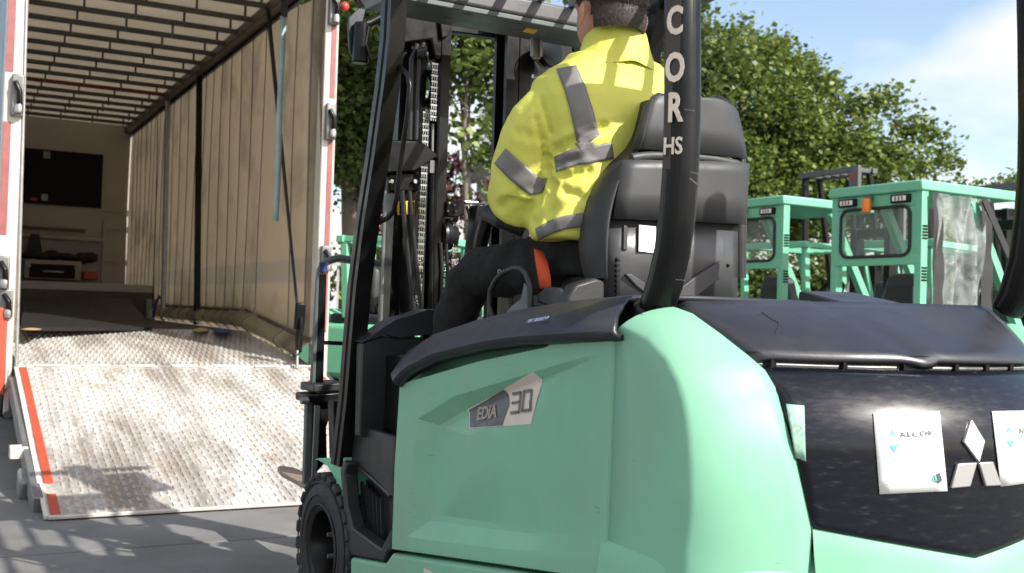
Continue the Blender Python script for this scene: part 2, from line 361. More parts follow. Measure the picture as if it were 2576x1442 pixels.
def thing(name, label, cat, frame=None, loc=(0, 0, 0), rz=0, group=None):
    o = bpy.data.objects.new(name, None); COL.objects.link(o); o.empty_display_size = .2
    if frame is not None: o.matrix_world = frame.m
    else: o.location = loc; o.rotation_euler = (0, 0, rz)
    o['label'] = label; o['category'] = cat
    if group: o['group'] = group
    return o
def tag(o, label, cat, group=None, frame=None):
    o['label'] = label; o['category'] = cat
    if group: o['group'] = group
    if frame is not None: o.matrix_world = frame.m
    return o
def struct(o): o['kind'] = 'structure'; return o
def text_mesh(name, s, m, parent, center, xdir, ydir, height, xs=1.0, align='CENTER', ext=.0006, bold=0, space=1.0):
    cu = bpy.data.curves.new(name, 'FONT'); cu.body = s; cu.align_x = align; cu.align_y = 'CENTER'; cu.extrude = ext / height; cu.offset = bold; cu.size = 1.0; cu.resolution_u = 3; cu.space_character = space
    t = bpy.data.objects.new(name + '_c', cu); COL.objects.link(t)
    me = bpy.data.meshes.new_from_object(t.evaluated_get(bpy.context.evaluated_depsgraph_get()))
    bpy.data.objects.remove(t); me.name = name
    k = height / .73
    xd = Vector(xdir).normalized(); yd = Vector(ydir).normalized(); zd = xd.cross(yd).normalized()
    for v in me.vertices:
        c = v.co.copy(); v.co = Vector(center) + xd * c.x * k * xs + yd * c.y * k + zd * c.z * height
    me.materials.clear(); me.materials.append(M[m])
    o = bpy.data.objects.new(name, me); COL.objects.link(o)
    if parent is not None: o.parent = parent
    return o
def mirror_y(o): return o

exec_parts = []
# ================================================================== GROUND
g = MB().grid([[(-400, -400, -.05), (400, -400, -.05)], [(-400, 400, -.05), (400, 400, -.05)]]).build('ground', 'concrete', smooth=0)
struct(g)
for i in range(-3, 5):
    for j in range(-2, 5):
        sx0 = -1.9 + i * 5; sy0 = -3.42 + j * 5
        b = MB().box((sx0 + 2.5, sy0 + 2.5, -.05), (4.98, 4.98, .10)).build('concrete_slab', 'concrete', g, bevel=.004, smooth=0)
        b.matrix_local = TR.m.copy()

# ================================================================== TRAILER
tr = thing('curtain_side_trailer', 'open curtain sided trailer with cream curtain wall, barred roof and lowered loading ramp', 'trailer', TR)
def fz(y): return .62 + .223 * min(1, max(0, y) / 2.1)
MB().box((1.1, 6.0, .79), (2.26, 7.8, .10)).build('deck', 'floor', tr, smooth=0)
MB().prism([(0, 0, .62), (0, 2.1, .843), (0, 2.1, .743), (0, 0, .52)], (2.2, 0, 0)).build('rear_plate', 'ramp', tr, smooth=0)
rb = MB()
for i in range(48):
    for j in range(23):
        x = .025 + i * .0458 + (j % 2) * .012; y = .06 + j * .09
        z = fz(y); rb.box((x, y, z + .002), (.018, .062, .007), Matrix.Rotation(math.atan(.223 / 2.1), 3, 'X') @ Matrix.Rotation(.0, 3, 'Z'))
o = rb.build('tread_ribs', 'rib', tr, smooth=0, clean=False); o['kind'] = 'stuff'
# right curtain: strips between seams
seams = [786, 745.6, 666, 635, 609, 584.6, 561, 538.6, 518.6, 498, 478, 459.5, 443]
ys = [TR.at(p, 250, 0, 2.2).y for p in seams]
while ys[-1] < 9.6: ys.append(ys[-1] + .36 + .05 * math.sin(len(ys) * 2.1))
ys = [-.02] + ys; ys[-1] = 9.88
def wallx(y, z):
    h = z - fz(y)
    if h < .02: return 2.17
    if h < .2: return 2.2 - .13 * math.sin(math.pi * (h - .0) / .2) ** .8
    return 2.2
zs = [0, .03, .07, .11, .15, .19, .24, .5, 1.0, 1.6, 2.2, 2.7, 3.05]
for a, b in zip(ys[:-1], ys[1:]):
    if b - a < .02: continue
    rows = []
    for h in zs:
        r = []
        for k in range(7):
            u = k / 6; y = a + (b - a) * u; z = min(3.85, fz(y) + .004 + h)
            bow = .012 * math.sin(math.pi * u) * (1 if h > .2 else 1.4) + .009 * math.sin(y * 2.1 + h * 1.6)
            r.append((wallx(y, fz(y) + h) + bow - .01, y, z))
        rows.append(r)
    MB().grid(rows).build('curtain_panel', 'curtain', tr, smooth=60)
for y in ys[1:-1]:
    MB().tube([(wallx(y, fz(y) + h) - .010 + .009 * math.sin(y * 2.1 + h * 1.6), y, min(3.83, fz(y) + h + .004)) for h in zs], .0075, 6).build('curtain_seam', 'brownrail', tr)
MB().tube([(2.185, y, fz(y) + .195) for y in (0.0, .6, 1.2, 1.7, 2.1, 3, 4, 5, 6, 6.6)], .022, 8).build('hem_rail', 'brownrail', tr)
MB().box((2.14, 4.95, 3.87), (.13, 9.9, .10)).build('top_rail', 'brownrail', tr, bevel=.01)
MB().box((2.19, 4.95, 3.80), (.03, 9.9, .035)).build('runner', 'black', tr)
MB().box((.02, 4.95, 3.87), (.13, 9.9, .10)).build('top_rail', 'brownrail', tr, bevel=.01)
MB().box((-.03, 5.0, 2.28), (.03, 9.7, 3.0)).build('left_curtain', 'curtain', tr)
MB().box((-.15, 5.1, 2.2), (.02, 9.7, 3.3)).build('outer_curtain', 'bluegrey', tr)
MB().box((1.1, 4.95, 3.94), (2.2, 9.9, .012)).build('roof_sheet', 'roof', tr)
bar_y = [.27 + .565 * k for k in range(17)]
for k, y in enumerate(bar_y):
    MB().box((1.1, y, 3.885), (2.03, .045, .05)).build('roof_bar', 'dullred' if k == 11 else 'bar', tr, bevel=.008)
    for x in (.115, .56, 1.01, 1.45, 1.89):
        if y < 9: MB().box((x, y + .03, 3.825), (.02, .022, .13)).build('roof_tab', 'bar', tr)
if True:
    for o in COL.objects:
        if o.name.startswith('roof_bar') and o.active_material.name == 'dull_red_paint': o['label'] = 'dull red roof bar'
# bulkhead and raised neck
MB().box((1.1, 9.93, 2.4), (2.3, .05, 3.1)).build('bulkhead', 'board', tr)
MB().box((.85, 9.89, 2.995), (1.83, .02, .865)).build('black_panel', 'blackboard', tr)
for (px, py) in ((118, 390), (112, 497)):
    p = TR.at(px, py, 1, 9.87); MB().box((p.x, 9.87, p.z), (.10, .01, .11)).build('hook_plate', 'dull', tr, bevel=.02)
p = TR.at(85, 501, 1, 9.87); MB().box((p.x, 9.87, p.z), (.09, .006, .04)).build('red_label', 'redpaint', tr)
for px in (330, 262):
    p = TR.at(px, 620, 1, 9.86); MB().box((p.x, 9.86, 1.85), (.05, .04, 1.1)).build('frame_upright', 'board', tr)
for py in (530, 572, 655):
    a = TR.at(262, py, 1, 9.85); b = TR.at(330, py + 3, 1, 9.85); MB().beam(a, b, .03, .03).build('frame_rung', 'board', tr)
a = TR.at(48, 592, 1, 9.7); b = TR.at(258, 606, 1, 9.7)
MB().beam(a, b, .25, .05).build('shelf', 'board', tr, bevel=.01)
zst = TR.at(200, 714, 1, 7.2).z
MB().box((1.1, 8.55, (zst + .8) / 2), (2.16, 2.7, zst - .8)).build('raised_deck', 'floor', tr, bevel=.02)
MB().box((1.1, 7.19, zst - .04), (2.14, .03, .11)).build('deck_lip', 'board', tr, bevel=.01)
MB().box((2.1, 7.05, .98), (.14, .12, .30)).build('corner_bracket', 'dull', tr, bevel=.02)
# poles and lashing straps of the trailer wall
a = TR.at(493, 815, 0, 2.14); b = TR.at(499, 205, 0, 2.14)
MB().beam((2.15, a.y, .85), (2.15, b.y, 3.8), .07, .05, (0, 1, 0)).build('wall_pole', 'black', tr, bevel=.01)['label'] = 'black wall pole'
a = TR.at(412, 805, 0, 2.14); b = TR.at(424, 262, 0, 2.14)
MB().beam((2.13, a.y, .85), (2.13, b.y, 3.82), .06, .06, (0, 1, 0)).build('wall_pole', 'galv', tr, bevel=.01)['label'] = 'pale grey wall pole'
# rear frame posts
def post(x0, x1, nm):
    p = MB().box(((x0 + x1) / 2, .05, 2.2), (x1 - x0, .16, 3.55)).build('rear_post', 'whitepaint', tr, bevel=.012); return p
pl_ = post(-.165, -.035, 'l'); pr_ = post(2.195, 2.31, 'r')
MB().box((1.07, .05, 4.02), (2.5, .16, .14)).build('rear_header', 'whitepaint', tr, bevel=.01)
for z0, z1 in ((2.72, 3.9), (1.55, 2.36), (1.22, 1.40)):
    MB().box((-.132, -.033, (z0 + z1) / 2), (.05, .006, z1 - z0)).build('red_strip', 'redtape', pl_)
for z0, z1 in ((2.82, 3.42), (1.55, 2.5), (.9, 1.45)):
    MB().box((2.268, -.033, (z0 + z1) / 2), (.042, .006, z1 - z0)).build('red_strip', 'redtape', pr_)
MB().box((-.13, -.06, .72), (.10, .07, .62)).build('lamp_board', 'redpaint', tr, bevel=.01)
MB().box((-.075, -.04, .75), (.014, .06, .68)).build('board_edge', 'whitepaint', tr)
def latch(x, z, par, s=1):
    MB().box((x, -.05, z), (.085, .06, .30 * s)).build('latch_plate', 'dull', par, bevel=.012)
    MB().tube([(x - .02, -.09, z + .09 * s), (x + .01, -.12, z + .02 * s), (x + .015, -.10, z - .07 * s)], .02, 10).build('latch_lever', 'black', par)
    MB().lathe([(.0, -.03), (.026, -.03), (.03, 0), (.026, .03), (0, .03)], (x + .01, -.095, z - .10 * s), (0, 0, 1), 14, False).build('latch_roller', 'steel', par)
latch(-.075, 2.55, pl_); latch(-.12, 1.28, pl_, .8); latch(-.09, 1.06, pl_, .7)
latch(2.255, 2.62, pr_); latch(2.25, 3.55, pr_, .9); latch(2.255, 1.5, pr_, .7)
MB().ell((2.34, -.06, 3.58), (.035, .035, .04)).build('marker_lamp', 'red', pr_)
a = TR.at(67, 0, 1, -.03); b = TR.at(46, 745, 1, -.03); d = (b - a)
MB().tube([a - d * .25, b + d * .27], .012, 10).build('door_rod', 'galv', tr)
# chassis below
for x in (.45, 1.75): MB().box((x, 4.7, .42), (.12, 9.2, .22)).build('chassis_rail', 'dull', tr)
MB().box((1.1, .30, .46), (2.3, .5, .14)).build('rear_crossmember', 'dull', tr)
for y in (2.4, 3.4, 4.4):
    for x in (.12, 2.08):
        wv = MB().lathe([(.17, -.12), (.30, -.13), (.36, -.10), (.37, 0), (.36, .10), (.30, .13), (.17, .12)], (x, y, .37), (1, 0, 0), 28).build('trailer_wheel', 'rubber', tr)
        MB().lathe([(0, -.06), (.17, -.07), (.175, .07), (0, .06)], (x, y, .37), (1, 0, 0), 20, False).build('rim', 'dull', wv)
MB().box((-.08, .12, .55), (.08, .3, .14)).build('hinge_bracket', 'whitepaint', tr, bevel=.015)
MB().lathe([(0, -.05), (.05, -.05), (.05, .05), (0, .05)], (-.06, -.02, .46), (1, 0, 0), 18, False).build('ram_pivot', 'dull', tr)
MB().tube([(-.05, -.02, .46), (-.07, -.35, .30)], .03, 10).build('ram', 'dull', tr)

# ---- tail ramp
RL = math.hypot(2.70, .60); RA = math.atan2(.60, 2.70)
def rp_(x, s, h=0):     # s metres down the ramp from the hinge, h above its face
    return Vector((x, -s * math.cos(RA) - h * math.sin(RA) * -1 * -1, .612 - s * math.sin(RA) + h * math.cos(RA)))
RR = Matrix.Rotation(RA, 3, 'X')
ra = MB().prism([rp_(0, .02), rp_(0, RL - .01), rp_(0, RL - .02, -.012), rp_(0, .02, -.10)], (2.2, 0, 0)).build('ramp_deck', 'ramp', tr, smooth=0)
rb = MB()
for i in range(46):
    for j in range(30):
        s = .10 + j * .0885 + (i % 2) * .03
        if s > RL - .05: continue
        x = .105 + i * .0435 + random.uniform(-.002, .002)
        if random.random() < .05: continue
        rb.box(rp_(x, s, .0025 - random.random() * .002), (.017 + random.uniform(-.003, .004), .056 + random.uniform(-.014, .012), .008), RR @ Matrix.Rotation(random.uniform(-.05, .05), 3, 'Z'))
o = rb.build('tread_ribs', 'rib', ra, smooth=0, clean=False); o['kind'] = 'stuff'
# painted red edge strips with worn white lips
for x in (.035, 2.165):
    MB().box(rp_(x, 1.17, .004), (.046, 2.24, .006), RR).build('red_edge', 'redpaint', ra, smooth=0)
    MB().box(rp_(x, 2.58, .004), (.046, .26, .006), RR).build('red_edge', 'redpaint', ra, smooth=0)
    MB().box(rp_(x + (-.045 if x < 1 else .045), 1.38, -.002), (.022, 2.72, .016), RR).build('white_lip', 'whitepaint', ra, smooth=0)
MB().box(rp_(1.1, RL - .012, .004), (2.2, .02, .012), RR).build('toe_lip', 'whitepaint', ra, smooth=0)
MB().beam(rp_(-.03, .15, -.10), rp_(-.03, 2.5, -.055), .05, .13).build('side_beam', 'dull', ra, bevel=.006)
MB().beam(rp_(2.23, .15, -.10), rp_(2.23, 2.5, -.055), .05, .13).build('side_beam', 'dull', ra, bevel=.006)
c = rp_(-.075, 1.72, -.03)
bk = MB().box(c, (.09, .012, .07)).box(c + Vector((-.045, .05, 0)), (.012, .11, .07)).box(c + Vector((-.01, .10, 0)), (.07, .012, .07)).build('socket_bracket', 'whitepaint', ra, bevel=.004)
MB().box(rp_(-.06, 2.0, -.12), (.07, .22, .14), RR).build('support_leg', 'dull', ra, bevel=.02)
for k in range(7):
    x = .12 + k * .32
    MB().tube([(x, -.005, .617), (x + .19, -.005, .617)], .011, 8).build('hinge_knuckle', 'whitepaint', ra)

# ---- loose things in and on the trailer
p0 = TR.at(60, 750, 1, 6.6); p1 = TR.at(325, 752, 1, 6.6); p2 = TR.at(382, 824, 2, .86); p3 = TR.at(52, 824, 2, .86)
tag(MB().prism([p0, p1, p2, p3], (0, .0, -.03)).build('plywood_sheet', 'slab', None, smooth=0), 'black stained plywood sheet lying sloped on the trailer floor against the raised deck', 'sheet', None, TR)
def cloth(name, label, cat, m, pts, h, seed):
    random.seed(seed); P = [TR.at(x, y, 2, .86) for x, y in pts]; c = sum(P, Vector()) / len(P); b = MB()
    rings = []
    for k in range(4):
        f = 1 - k / 3.3; rings.append([c + (p - c) * f + Vector((0, 0, -.012 + h * (k / 3) * random.uniform(.5, 1.2))) for p in P])
    n = len(P); base = [v for r in rings for v in r]
    fs = [(i * n + j, i * n + (j + 1) % n, (i + 1) * n + (j + 1) % n, (i + 1) * n + j) for i in range(3) for j in range(n)] + [tuple(3 * n + j for j in range(n))]
    b.add(base, fs); o = b.build(name, m, None, smooth=60, sub=2); return tag(o, label, cat, None, TR)
cloth('cloth', 'crumpled tan cloth on the deck just inside the left door rod', 'cloth', 'beige', [(45, 824), (70, 817), (90, 819), (108, 822), (104, 827), (70, 827)], .014, 1)
cloth('glove', 'yellow beige work cloth on the deck beside the black wall pole', 'cloth', 'beige', [(478, 829), (495, 822), (522, 821), (528, 829), (505, 832)], .022, 2)
cloth('rag', 'dark blue rag on the deck beside the curtain hem', 'rag', 'blue', [(530, 826), (552, 824), (582, 826), (584, 834), (545, 835)], .022, 3)
a = TR.at(712, -60, 0, 2.03); b = TR.at(712, 42, 0, 2.03); c = TR.at(709, 553, 0, 2.03); yy = b.y
t = thing('load_strap', 'pale blue webbing strap hanging straight from the roof rail in front of curtain', 'strap', TR)
MB().box((2.04, yy, (b.z + 3.83) / 2), (.058, .010, 3.83 - b.z)).build('strap_sleeve', 'ratchet', t)
MB().grid([[(2.005 + .003 * math.sin(k * .8), yy - .012 + .002 * math.sin(k), b.z + (c.z - b.z) * k / 12), (2.062 + .003 * math.sin(k * .8 + .5), yy + .012, b.z + (c.z - b.z) * k / 12)] for k in range(13)]).build('webbing', 'paleblue', t, solid=.004)
t = thing('ratchet_strap', 'black ratchet strap slanting down the cream curtain to a hanging ratchet', 'strap', TR)
pa = TR.at(674, 20, 0, 2.07); pb = TR.at(748, 772, 0, 2.09)
pts = [pa.lerp(pb, k / 8) for k in range(9)]
MB().grid([[p + Vector((-.021 + .010 * i / 8, 0, 0)), p + Vector((.021 - .010 * i / 8, .0, 0))] for i, p in enumerate(pts)]).build('webbing', 'ratchet', t, solid=.006)
c = TR.at(755, 815, 0, 2.06)
MB().beam(c + Vector((0, 0, .17)), c + Vector((0, .03, -.05)), .05, .08, (1, 0, 0)).build('ratchet_body', 'black', t, bevel=.01)
MB().tube([c + Vector((0, -.02, .05)), c + Vector((0, -.05, -.10)), c + Vector((0, -.03, -.22)), c + Vector((0, .05, -.26)), c + Vector((0, .07, -.12)), c + Vector((0, .04, .0))], .014, 8, True).build('ratchet_handle', 'black', t)
MB().tube([c + Vector((0, .05, -.22)), c + Vector((-.02, -.02, -.36))], .012, 8).build('hook', 'dull', t)
t = tag(MB().grid([[Vector((2.10, y - .018, z)), Vector((2.10, y + .018, z))] for y, z in ((7.05, 3.85), (6.95, 3.2), (6.9, 2.4), (6.86, 1.6), (6.83, 1.0))]).build('lashing_strap', 'ratchet', None, solid=.006), 'thin black strap hanging beside the pale grey wall pole deep in the trailer', 'strap', None, TR)
t = tag(MB().tube([TR.at(385, 800, 1, 6.5), TR.at(392, 765, 1, 6.5), TR.at(400, 745, 1, 6.5), TR.at(412, 760, 1, 6.5), TR.at(408, 795, 1, 6.5)], .022, 10).build('hose', 'blue', None), 'blue hose looped over the bracket at the right end of the raised deck', 'hose', None, TR)
def bulk(px0, py0, px1, py1, y):
    a = TR.at(px0, py0, 1, y); b = TR.at(px1, py1, 1, y); return Vector(((a.x + b.x) / 2, y, (a.z + b.z) / 2)), abs(b.x - a.x), abs(a.z - b.z)
c, wx, wz = bulk(46, 566, 213, 586, 9.6)
tag(MB().box(c, (wx, .12, wz * .8)).build('timber_plank', 'wood', None, bevel=.006), 'brown timber plank lying on the shelf below the black bulkhead panel', 'plank', None, TR)
c, wx, wz = bulk(62, 652, 204, 706, 9.4)
t = thing('storage_box', 'white framed storage box with black front and metal handle by the bulkhead', 'box', TR)
MB().box(c + Vector((0, .25, 0)), (wx, .5, wz)).build('case', 'board', t, bevel=.01)
MB().box(c + Vector((-.01, -.012, -.02)), (wx * .80, .03, wz * .72)).build('front', 'blackboard', t, bevel=.01)
MB().tube([c + Vector((-.14, -.03, -.03)), c + Vector((-.14, -.07, -.03)), c + Vector((.14, -.07, -.03)), c + Vector((.14, -.03, -.03))], .014, 8).build('handle', 'steel', t)
for dx in (-.35, .33): MB().box(c + Vector((dx, -.03, .05)), (.06, .02, .04)).build('catch', 'dull', t)
topz = c.z + wz / 2
t = MB()
random.seed(4)
for k in range(9):
    t.ell(Vector((c.x - .35 + k * .11, 9.5, topz + .05 + .03 * random.random())), (.13, .10, .05 + .05 * random.random()), None, 10, 6)
tag(t.build('tarpaulin', 'slab', None), 'heap of dark tarpaulin piled on the white framed storage box', 'tarpaulin', None, TR)
c2, wx, wz = bulk(78, 588, 98, 640, 9.5)
tag(MB().prism([(c2.x - wx / 2 - .05, 9.5, c2.z - wz / 2), (c2.x + wx / 2 + .05, 9.5, c2.z - wz / 2), (c2.x + wx / 2, 9.5, c2.z + wz / 2), (c2.x - wx / 2, 9.5, c2.z + wz / 2)], (0, .15, 0)).build('canister', 'slab', None, bevel=.01), 'dark tapered canister standing on the tarpaulin heap', 'canister', None, TR)
c, wx, wz = bulk(207, 682, 244, 706, 9.5)
tag(MB().box(c, (wx, .3, wz)).build('toolbox', 'redpaint', None, bevel=.02), 'small red toolbox at the right of the storage box', 'toolbox', None, TR)
# ================================================================== THE FORKLIFT
fk = thing('forklift_truck', 'mint green and black forklift filling the foreground with a driver in its seat', 'forklift', FK)
SX = -.525
def sidepoly(pts, x, t, name, m, bevel=.004, par=None, smooth=40):
    return MB().prism([X(a, b, x) for a, b in pts], (t, 0, 0)).build(name, m, par or fk, bevel=bevel, smooth=smooth)
# --- battery side panel with its pressed recess
L0 = [(1003, 966), (1200, 908), (1370, 872), (1412, 852), (1545, 842), (1538, 1100), (1522, 1462), (1250, 1421), (983, 1383), (990, 1170)]
L1 = [(1037, 1045), (1130, 986), (1300, 940), (1420, 905), (1526, 880), (1521, 1100), (1505, 1415), (1250, 1400), (1004, 1368), (1025, 1150)]
L2 = [(1092, 1078), (1170, 1032), (1330, 968), (1435, 930), (1523, 890), (1516, 1100), (1498, 1345), (1250, 1322), (1070, 1296), (1073, 1190)]
dep = [.034, .034, .022, .010, .0, .0, .004, .026, .034, .034]
def dense(loop, k=4):
    P = [X(a, b, SX) for a, b in loop]; out = []; n = len(P)
    for i in range(n):
        for j in range(k): out.append(P[i].lerp(P[(i + 1) % n], j / k))
    return out
def densev(v, k=4):
    n = len(v); return [v[i] + (v[(i + 1) % n] - v[i]) * j / k for i in range(n) for j in range(k)]
A0, A1, A2 = dense(L0), dense(L1), dense(L2); dd = densev(dep); n = len(A0)
edge = [p + Vector((.05, 0, 0)) for p in A0]
A1b = [a.lerp(b, .25) + Vector((d * .06, 0, 0)) for a, b, d in zip(A1, A2, dd)]
A1c = [a.lerp(b, .80) + Vector((d * .93, 0, 0)) for a, b, d in zip(A1, A2, dd)]
A2 = [b + Vector((d, 0, 0)) for b, d in zip(A2, dd)]
cen = sum(A2, Vector()) / n; A3 = [b.lerp(cen, .45) * 1 for b in A2]
for p in A3: p.x = SX + .014
cen.x = SX + .010
# soften the outer rim
A0b = [p.lerp(cen, .012) for p in A0]
for p in A0b: p.x = SX
A0 = [p + Vector((.008, 0, 0)) for p in A0]
rings = [edge, A0, A0b, A1, A1b, A1c, A2, A3]
vs = [v for r in rings for v in r] + [cen]; fs = []
for i in range(len(rings) - 1):
    for j in range(n): fs.append((i * n + j, i * n + (j + 1) % n, (i + 1) * n + (j + 1) % n, (i + 1) * n + j))
k0 = (len(rings) - 1) * n
fs += [(k0 + j, k0 + (j + 1) % n, len(vs) - 1) for j in range(n)]
sp = MB().add(vs, fs).build('side_panel', 'green', fk, smooth=14)
sidepoly([(1006, 985), (1545, 890), (1545, 818), (1380, 842), (1200, 862), (1100, 893), (1040, 925)], SX + .075, .02, 'panel_backing', 'green', par=fk)
sidepoly([(1418, 846), (1500, 838), (1480, 868), (1437, 870)], SX - .001, .05, 'panel_notch', 'greenlid', par=sp)
# chassis skirt
sk = sidepoly([(880, 1402), (968, 1418), (985, 1392), (1250, 1431), (1525, 1474), (1525, 1640), (880, 1560)], SX + .004, .25, 'chassis_skirt', 'green', .012)
sidepoly([(1066, 1430), (1098, 1446), (1098, 1500), (1066, 1500)], SX + .001, .004, 'white_label', 'cream', 0, sk)
# front fender over the drive wheel
sidepoly([(789, 1157), (800, 1158), (822, 1172), (838, 1196), (850, 1228), (862, 1268), (866, 1240), (864, 1150), (800, 1153)], SX + .02, .20, 'fender', 'greenlid', .003)
# step plate and recess
st = sidepoly([(862, 1158), (855, 1185), (862, 1262), (872, 1330), (880, 1397), (965, 1413), (974, 1388), (984, 1384), (984, 1330), (958, 1381), (886, 1328), (872, 1270), (866, 1195), (872, 1165)], SX + .006, .05, 'step_plate', 'dark', .006)
sidepoly([(862, 1160), (990, 1262), (985, 1400), (870, 1400)], SX + .10, .02, 'step_recess', 'navy', 0, st)
for k in range(9):
    a = X(880 + k * 10, 1185 + k * 9, SX + .085); b = X(893 + k * 9, 1335 + k * 6, SX + .085)
    MB().beam(a, b, .012, .008).build('tread_rib', 'rubber', st)
MB().tube([X(x, y, SX + .055) for x, y in ((872, 1163), (905, 1178), (940, 1206), (985, 1248))], .008, 8).build('step_lip', 'dark', st)
# kick panel, footwell and black inner panel
sidepoly([(874, 1062), (990, 1098), (990, 1260), (940, 1205), (905, 1176), (864, 1158)], SX + .05, .03, 'kick_panel', 'dark', .008)
kp = sidepoly([(880, 900), (1010, 890), (1010, 1105), (872, 1062)], SX + .11, .03, 'inner_panel', 'black', .008)
c = X(919, 980, SX + .10); MB().lathe([(0, -.012), (.012, -.012), (.014, 0), (0, 0)], c, (1, 0, 0), 20, False).build('round_cap', 'dark', kp)
MB().ell(X(938, 964, SX + .105), (.004, .004, .004), None, 8, 6).build('screw', 'dull', kp)
MB().box((.0, -.45, .50), (.85, .6, .03)).build('floor_plate', 'dark', fk)
# dash cowl at the front of the cab
def ypoly(pts, y, t, name, m, bevel=.006, par=None):
    return MB().prism([Y(a, b, y) for a, b in pts], (0, t, 0)).build(name, m, par or fk, bevel=bevel)
cw = ypoly([(912, 860), (970, 820), (1000, 802), (1040, 792), (1075, 779), (1160, 779), (1160, 842), (1040, 845), (990, 848), (970, 842), (912, 862)], -.28, .10, 'dash_cowl', 'navy', .010)
ypoly([(910, 865), (968, 845), (990, 852), (1180, 845), (1180, 1100), (905, 1100)], -.27, .05, 'dash_front', 'dark', .006)
# --- hood cover with overhanging lip
lip = [(996, 958), (1010, 940), (1034, 921), (1095, 891), (1217, 861), (1310, 848), (1417, 841), (1551, 831)]
sil = [(1003, 946), (1018, 922), (1040, 893), (1100, 852), (1205, 817), (1310, 789), (1440, 769), (1600, 755)]
rows = []
for (a, b), (c, d) in zip(lip, sil):
    p = X(a, b, SX - .02); q = X(c, d, -.40); m1 = p.lerp(q, .30) + Vector((-.012, -.004, .010)); m2 = p.lerp(q, .72) + Vector((-.006, 0, .014))
    u = p + Vector((.03, .006, -.012))
    r = q + Vector((.16, 0, .004)); r2 = Vector((.42, q.y, q.z + .004))
    rows.append([u, p + Vector((.004, 0, -.006)), p, m1, m2, q, r, r2])
cv = MB().grid(rows).build('hood_cover', 'navy', fk, smooth=50, solid=.012, off=1)
MB().prism([r[6] - Vector((0, 0, .02)) for r in rows] + [Vector((rows[-1][6].x, rows[-1][6].y, .5)), Vector((rows[0][6].x, rows[0][6].y, .5))], (.7, 0, 0)).build('battery_case', 'black', fk)
sidepoly([(1000, 962), (1040, 924), (1100, 896), (1217, 866), (1417, 846), (1551, 836), (1551, 848), (1400, 856), (1217, 884), (1100, 915), (1040, 945)], SX + .05, .01, 'shadow_gap_strip', 'black', 0, cv)  # shade between cover lip and side panel, put in as a black strip
p = X(1362, 817, -.50); d = X(1405, 811, -.50) - X(1316, 824, -.50)
nrm = (rows[5][2] - rows[5][5]).normalized()
cvb = BVHTree.FromPolygons([v.co for v in cv.data.vertices], [q_.vertices for q_ in cv.data.polygons]); cl_ = FK.inv @ Vector((0, 0, HC))
def oncov(px, py): h = cvb.ray_cast(cl_, (X(px, py, -.5) - cl_).normalized()); return h[0], (h[1] if h[1].dot(cl_ - h[0]) > 0 else -h[1])
(ta, _), (tb, _), (tm, tn) = oncov(1312, 825), oncov(1412, 809), oncov(1362, 817)
text_mesh('maker_lettering', 'MITSUBISHI', 'palelabel', cv, tm + tn * .016, tb - ta, tn.cross(tb - ta), .013, 1.0, bold=.01)
# --- counterweight
def ry(x, z):
    d = x - .05
    return -2.21 + .59 * d * d - .13 * d + 3.4 * max(0, z - .86) ** 2
Npx = [(1696, 772, -.40), (1742, 789, -.40), (1813, 840, -.385), (1884, 896, -.36), (1925, 932, -.35)]
Npt = [X(*a) for a in Npx] + [FK.on(a, b, ry) for a, b in ((1955, 983), (1971, 1044), (2001, 1146), (2020, 1230), (2042, 1329))]
Rpx = [(1556, 826), (1625, 858), (1672, 905), (1700, 960), (1714, 1010), (1723, 1064), (1728, 1130), (1730, 1217), (1726, 1300), (1712, 1385)]
Rpt = [X(a, b, SX) for a, b in Rpx]
rows = []
for i, (r, q) in enumerate(zip(Rpt, Npt)):
    up = max(0, 1 - i / 4)
    k = Vector((SX, q.y, max(r.z, q.z))) if i > 3 else Vector((SX + .012 * up, r.y + (q.y - r.y) * .6, max(r.z, q.z) + .01))
    k = k.lerp((r + q) / 2, .50)
    rows.append([(1 - t) ** 2 * r + 2 * t * (1 - t) * k + t * t * q for t in [j / 10 for j in range(11)]] + [q + Vector((.03, .04, -.01))])
def mirr(p): return Vector((.10 - p.x, p.y - .26 * abs(p.x - .05) * (1 if p.y < -1.7 else .6), p.z))
low = [Vector((q.x, q.y, .50)) for q in rows[-1]]
rows.append(low)
# flat flank between the seam and the rounded corner
flank = []
seamx = [(1551, 832), (1549, 900), (1547, 950), (1545, 1000), (1543, 1030), (1541, 1070), (1539, 1130), (1537, 1217), (1533, 1300), (1528, 1385)]
for i, (s, r) in enumerate(zip(seamx, Rpt)):
    a = X(s[0], s[1], SX + .004); a.z = a.z; flank.append([a + Vector((.04, .01, 0)), a, a.lerp(r, .33), a.lerp(r, .66), r])
flank.append([Vector((v.x, v.y, .50)) for v in flank[-1]])
cwm = MB().grid([f[:-1] + r for f, r in zip(flank, rows)])
cwt = cwm.build('counterweight', 'green', fk, smooth=180)
mm = MB(); mm.v = [tuple(mirr(Vector(v))) for v in cwm.v]; mm.f = cwm.f
mm.build('counterweight_shoulder', 'green', fk, smooth=180)
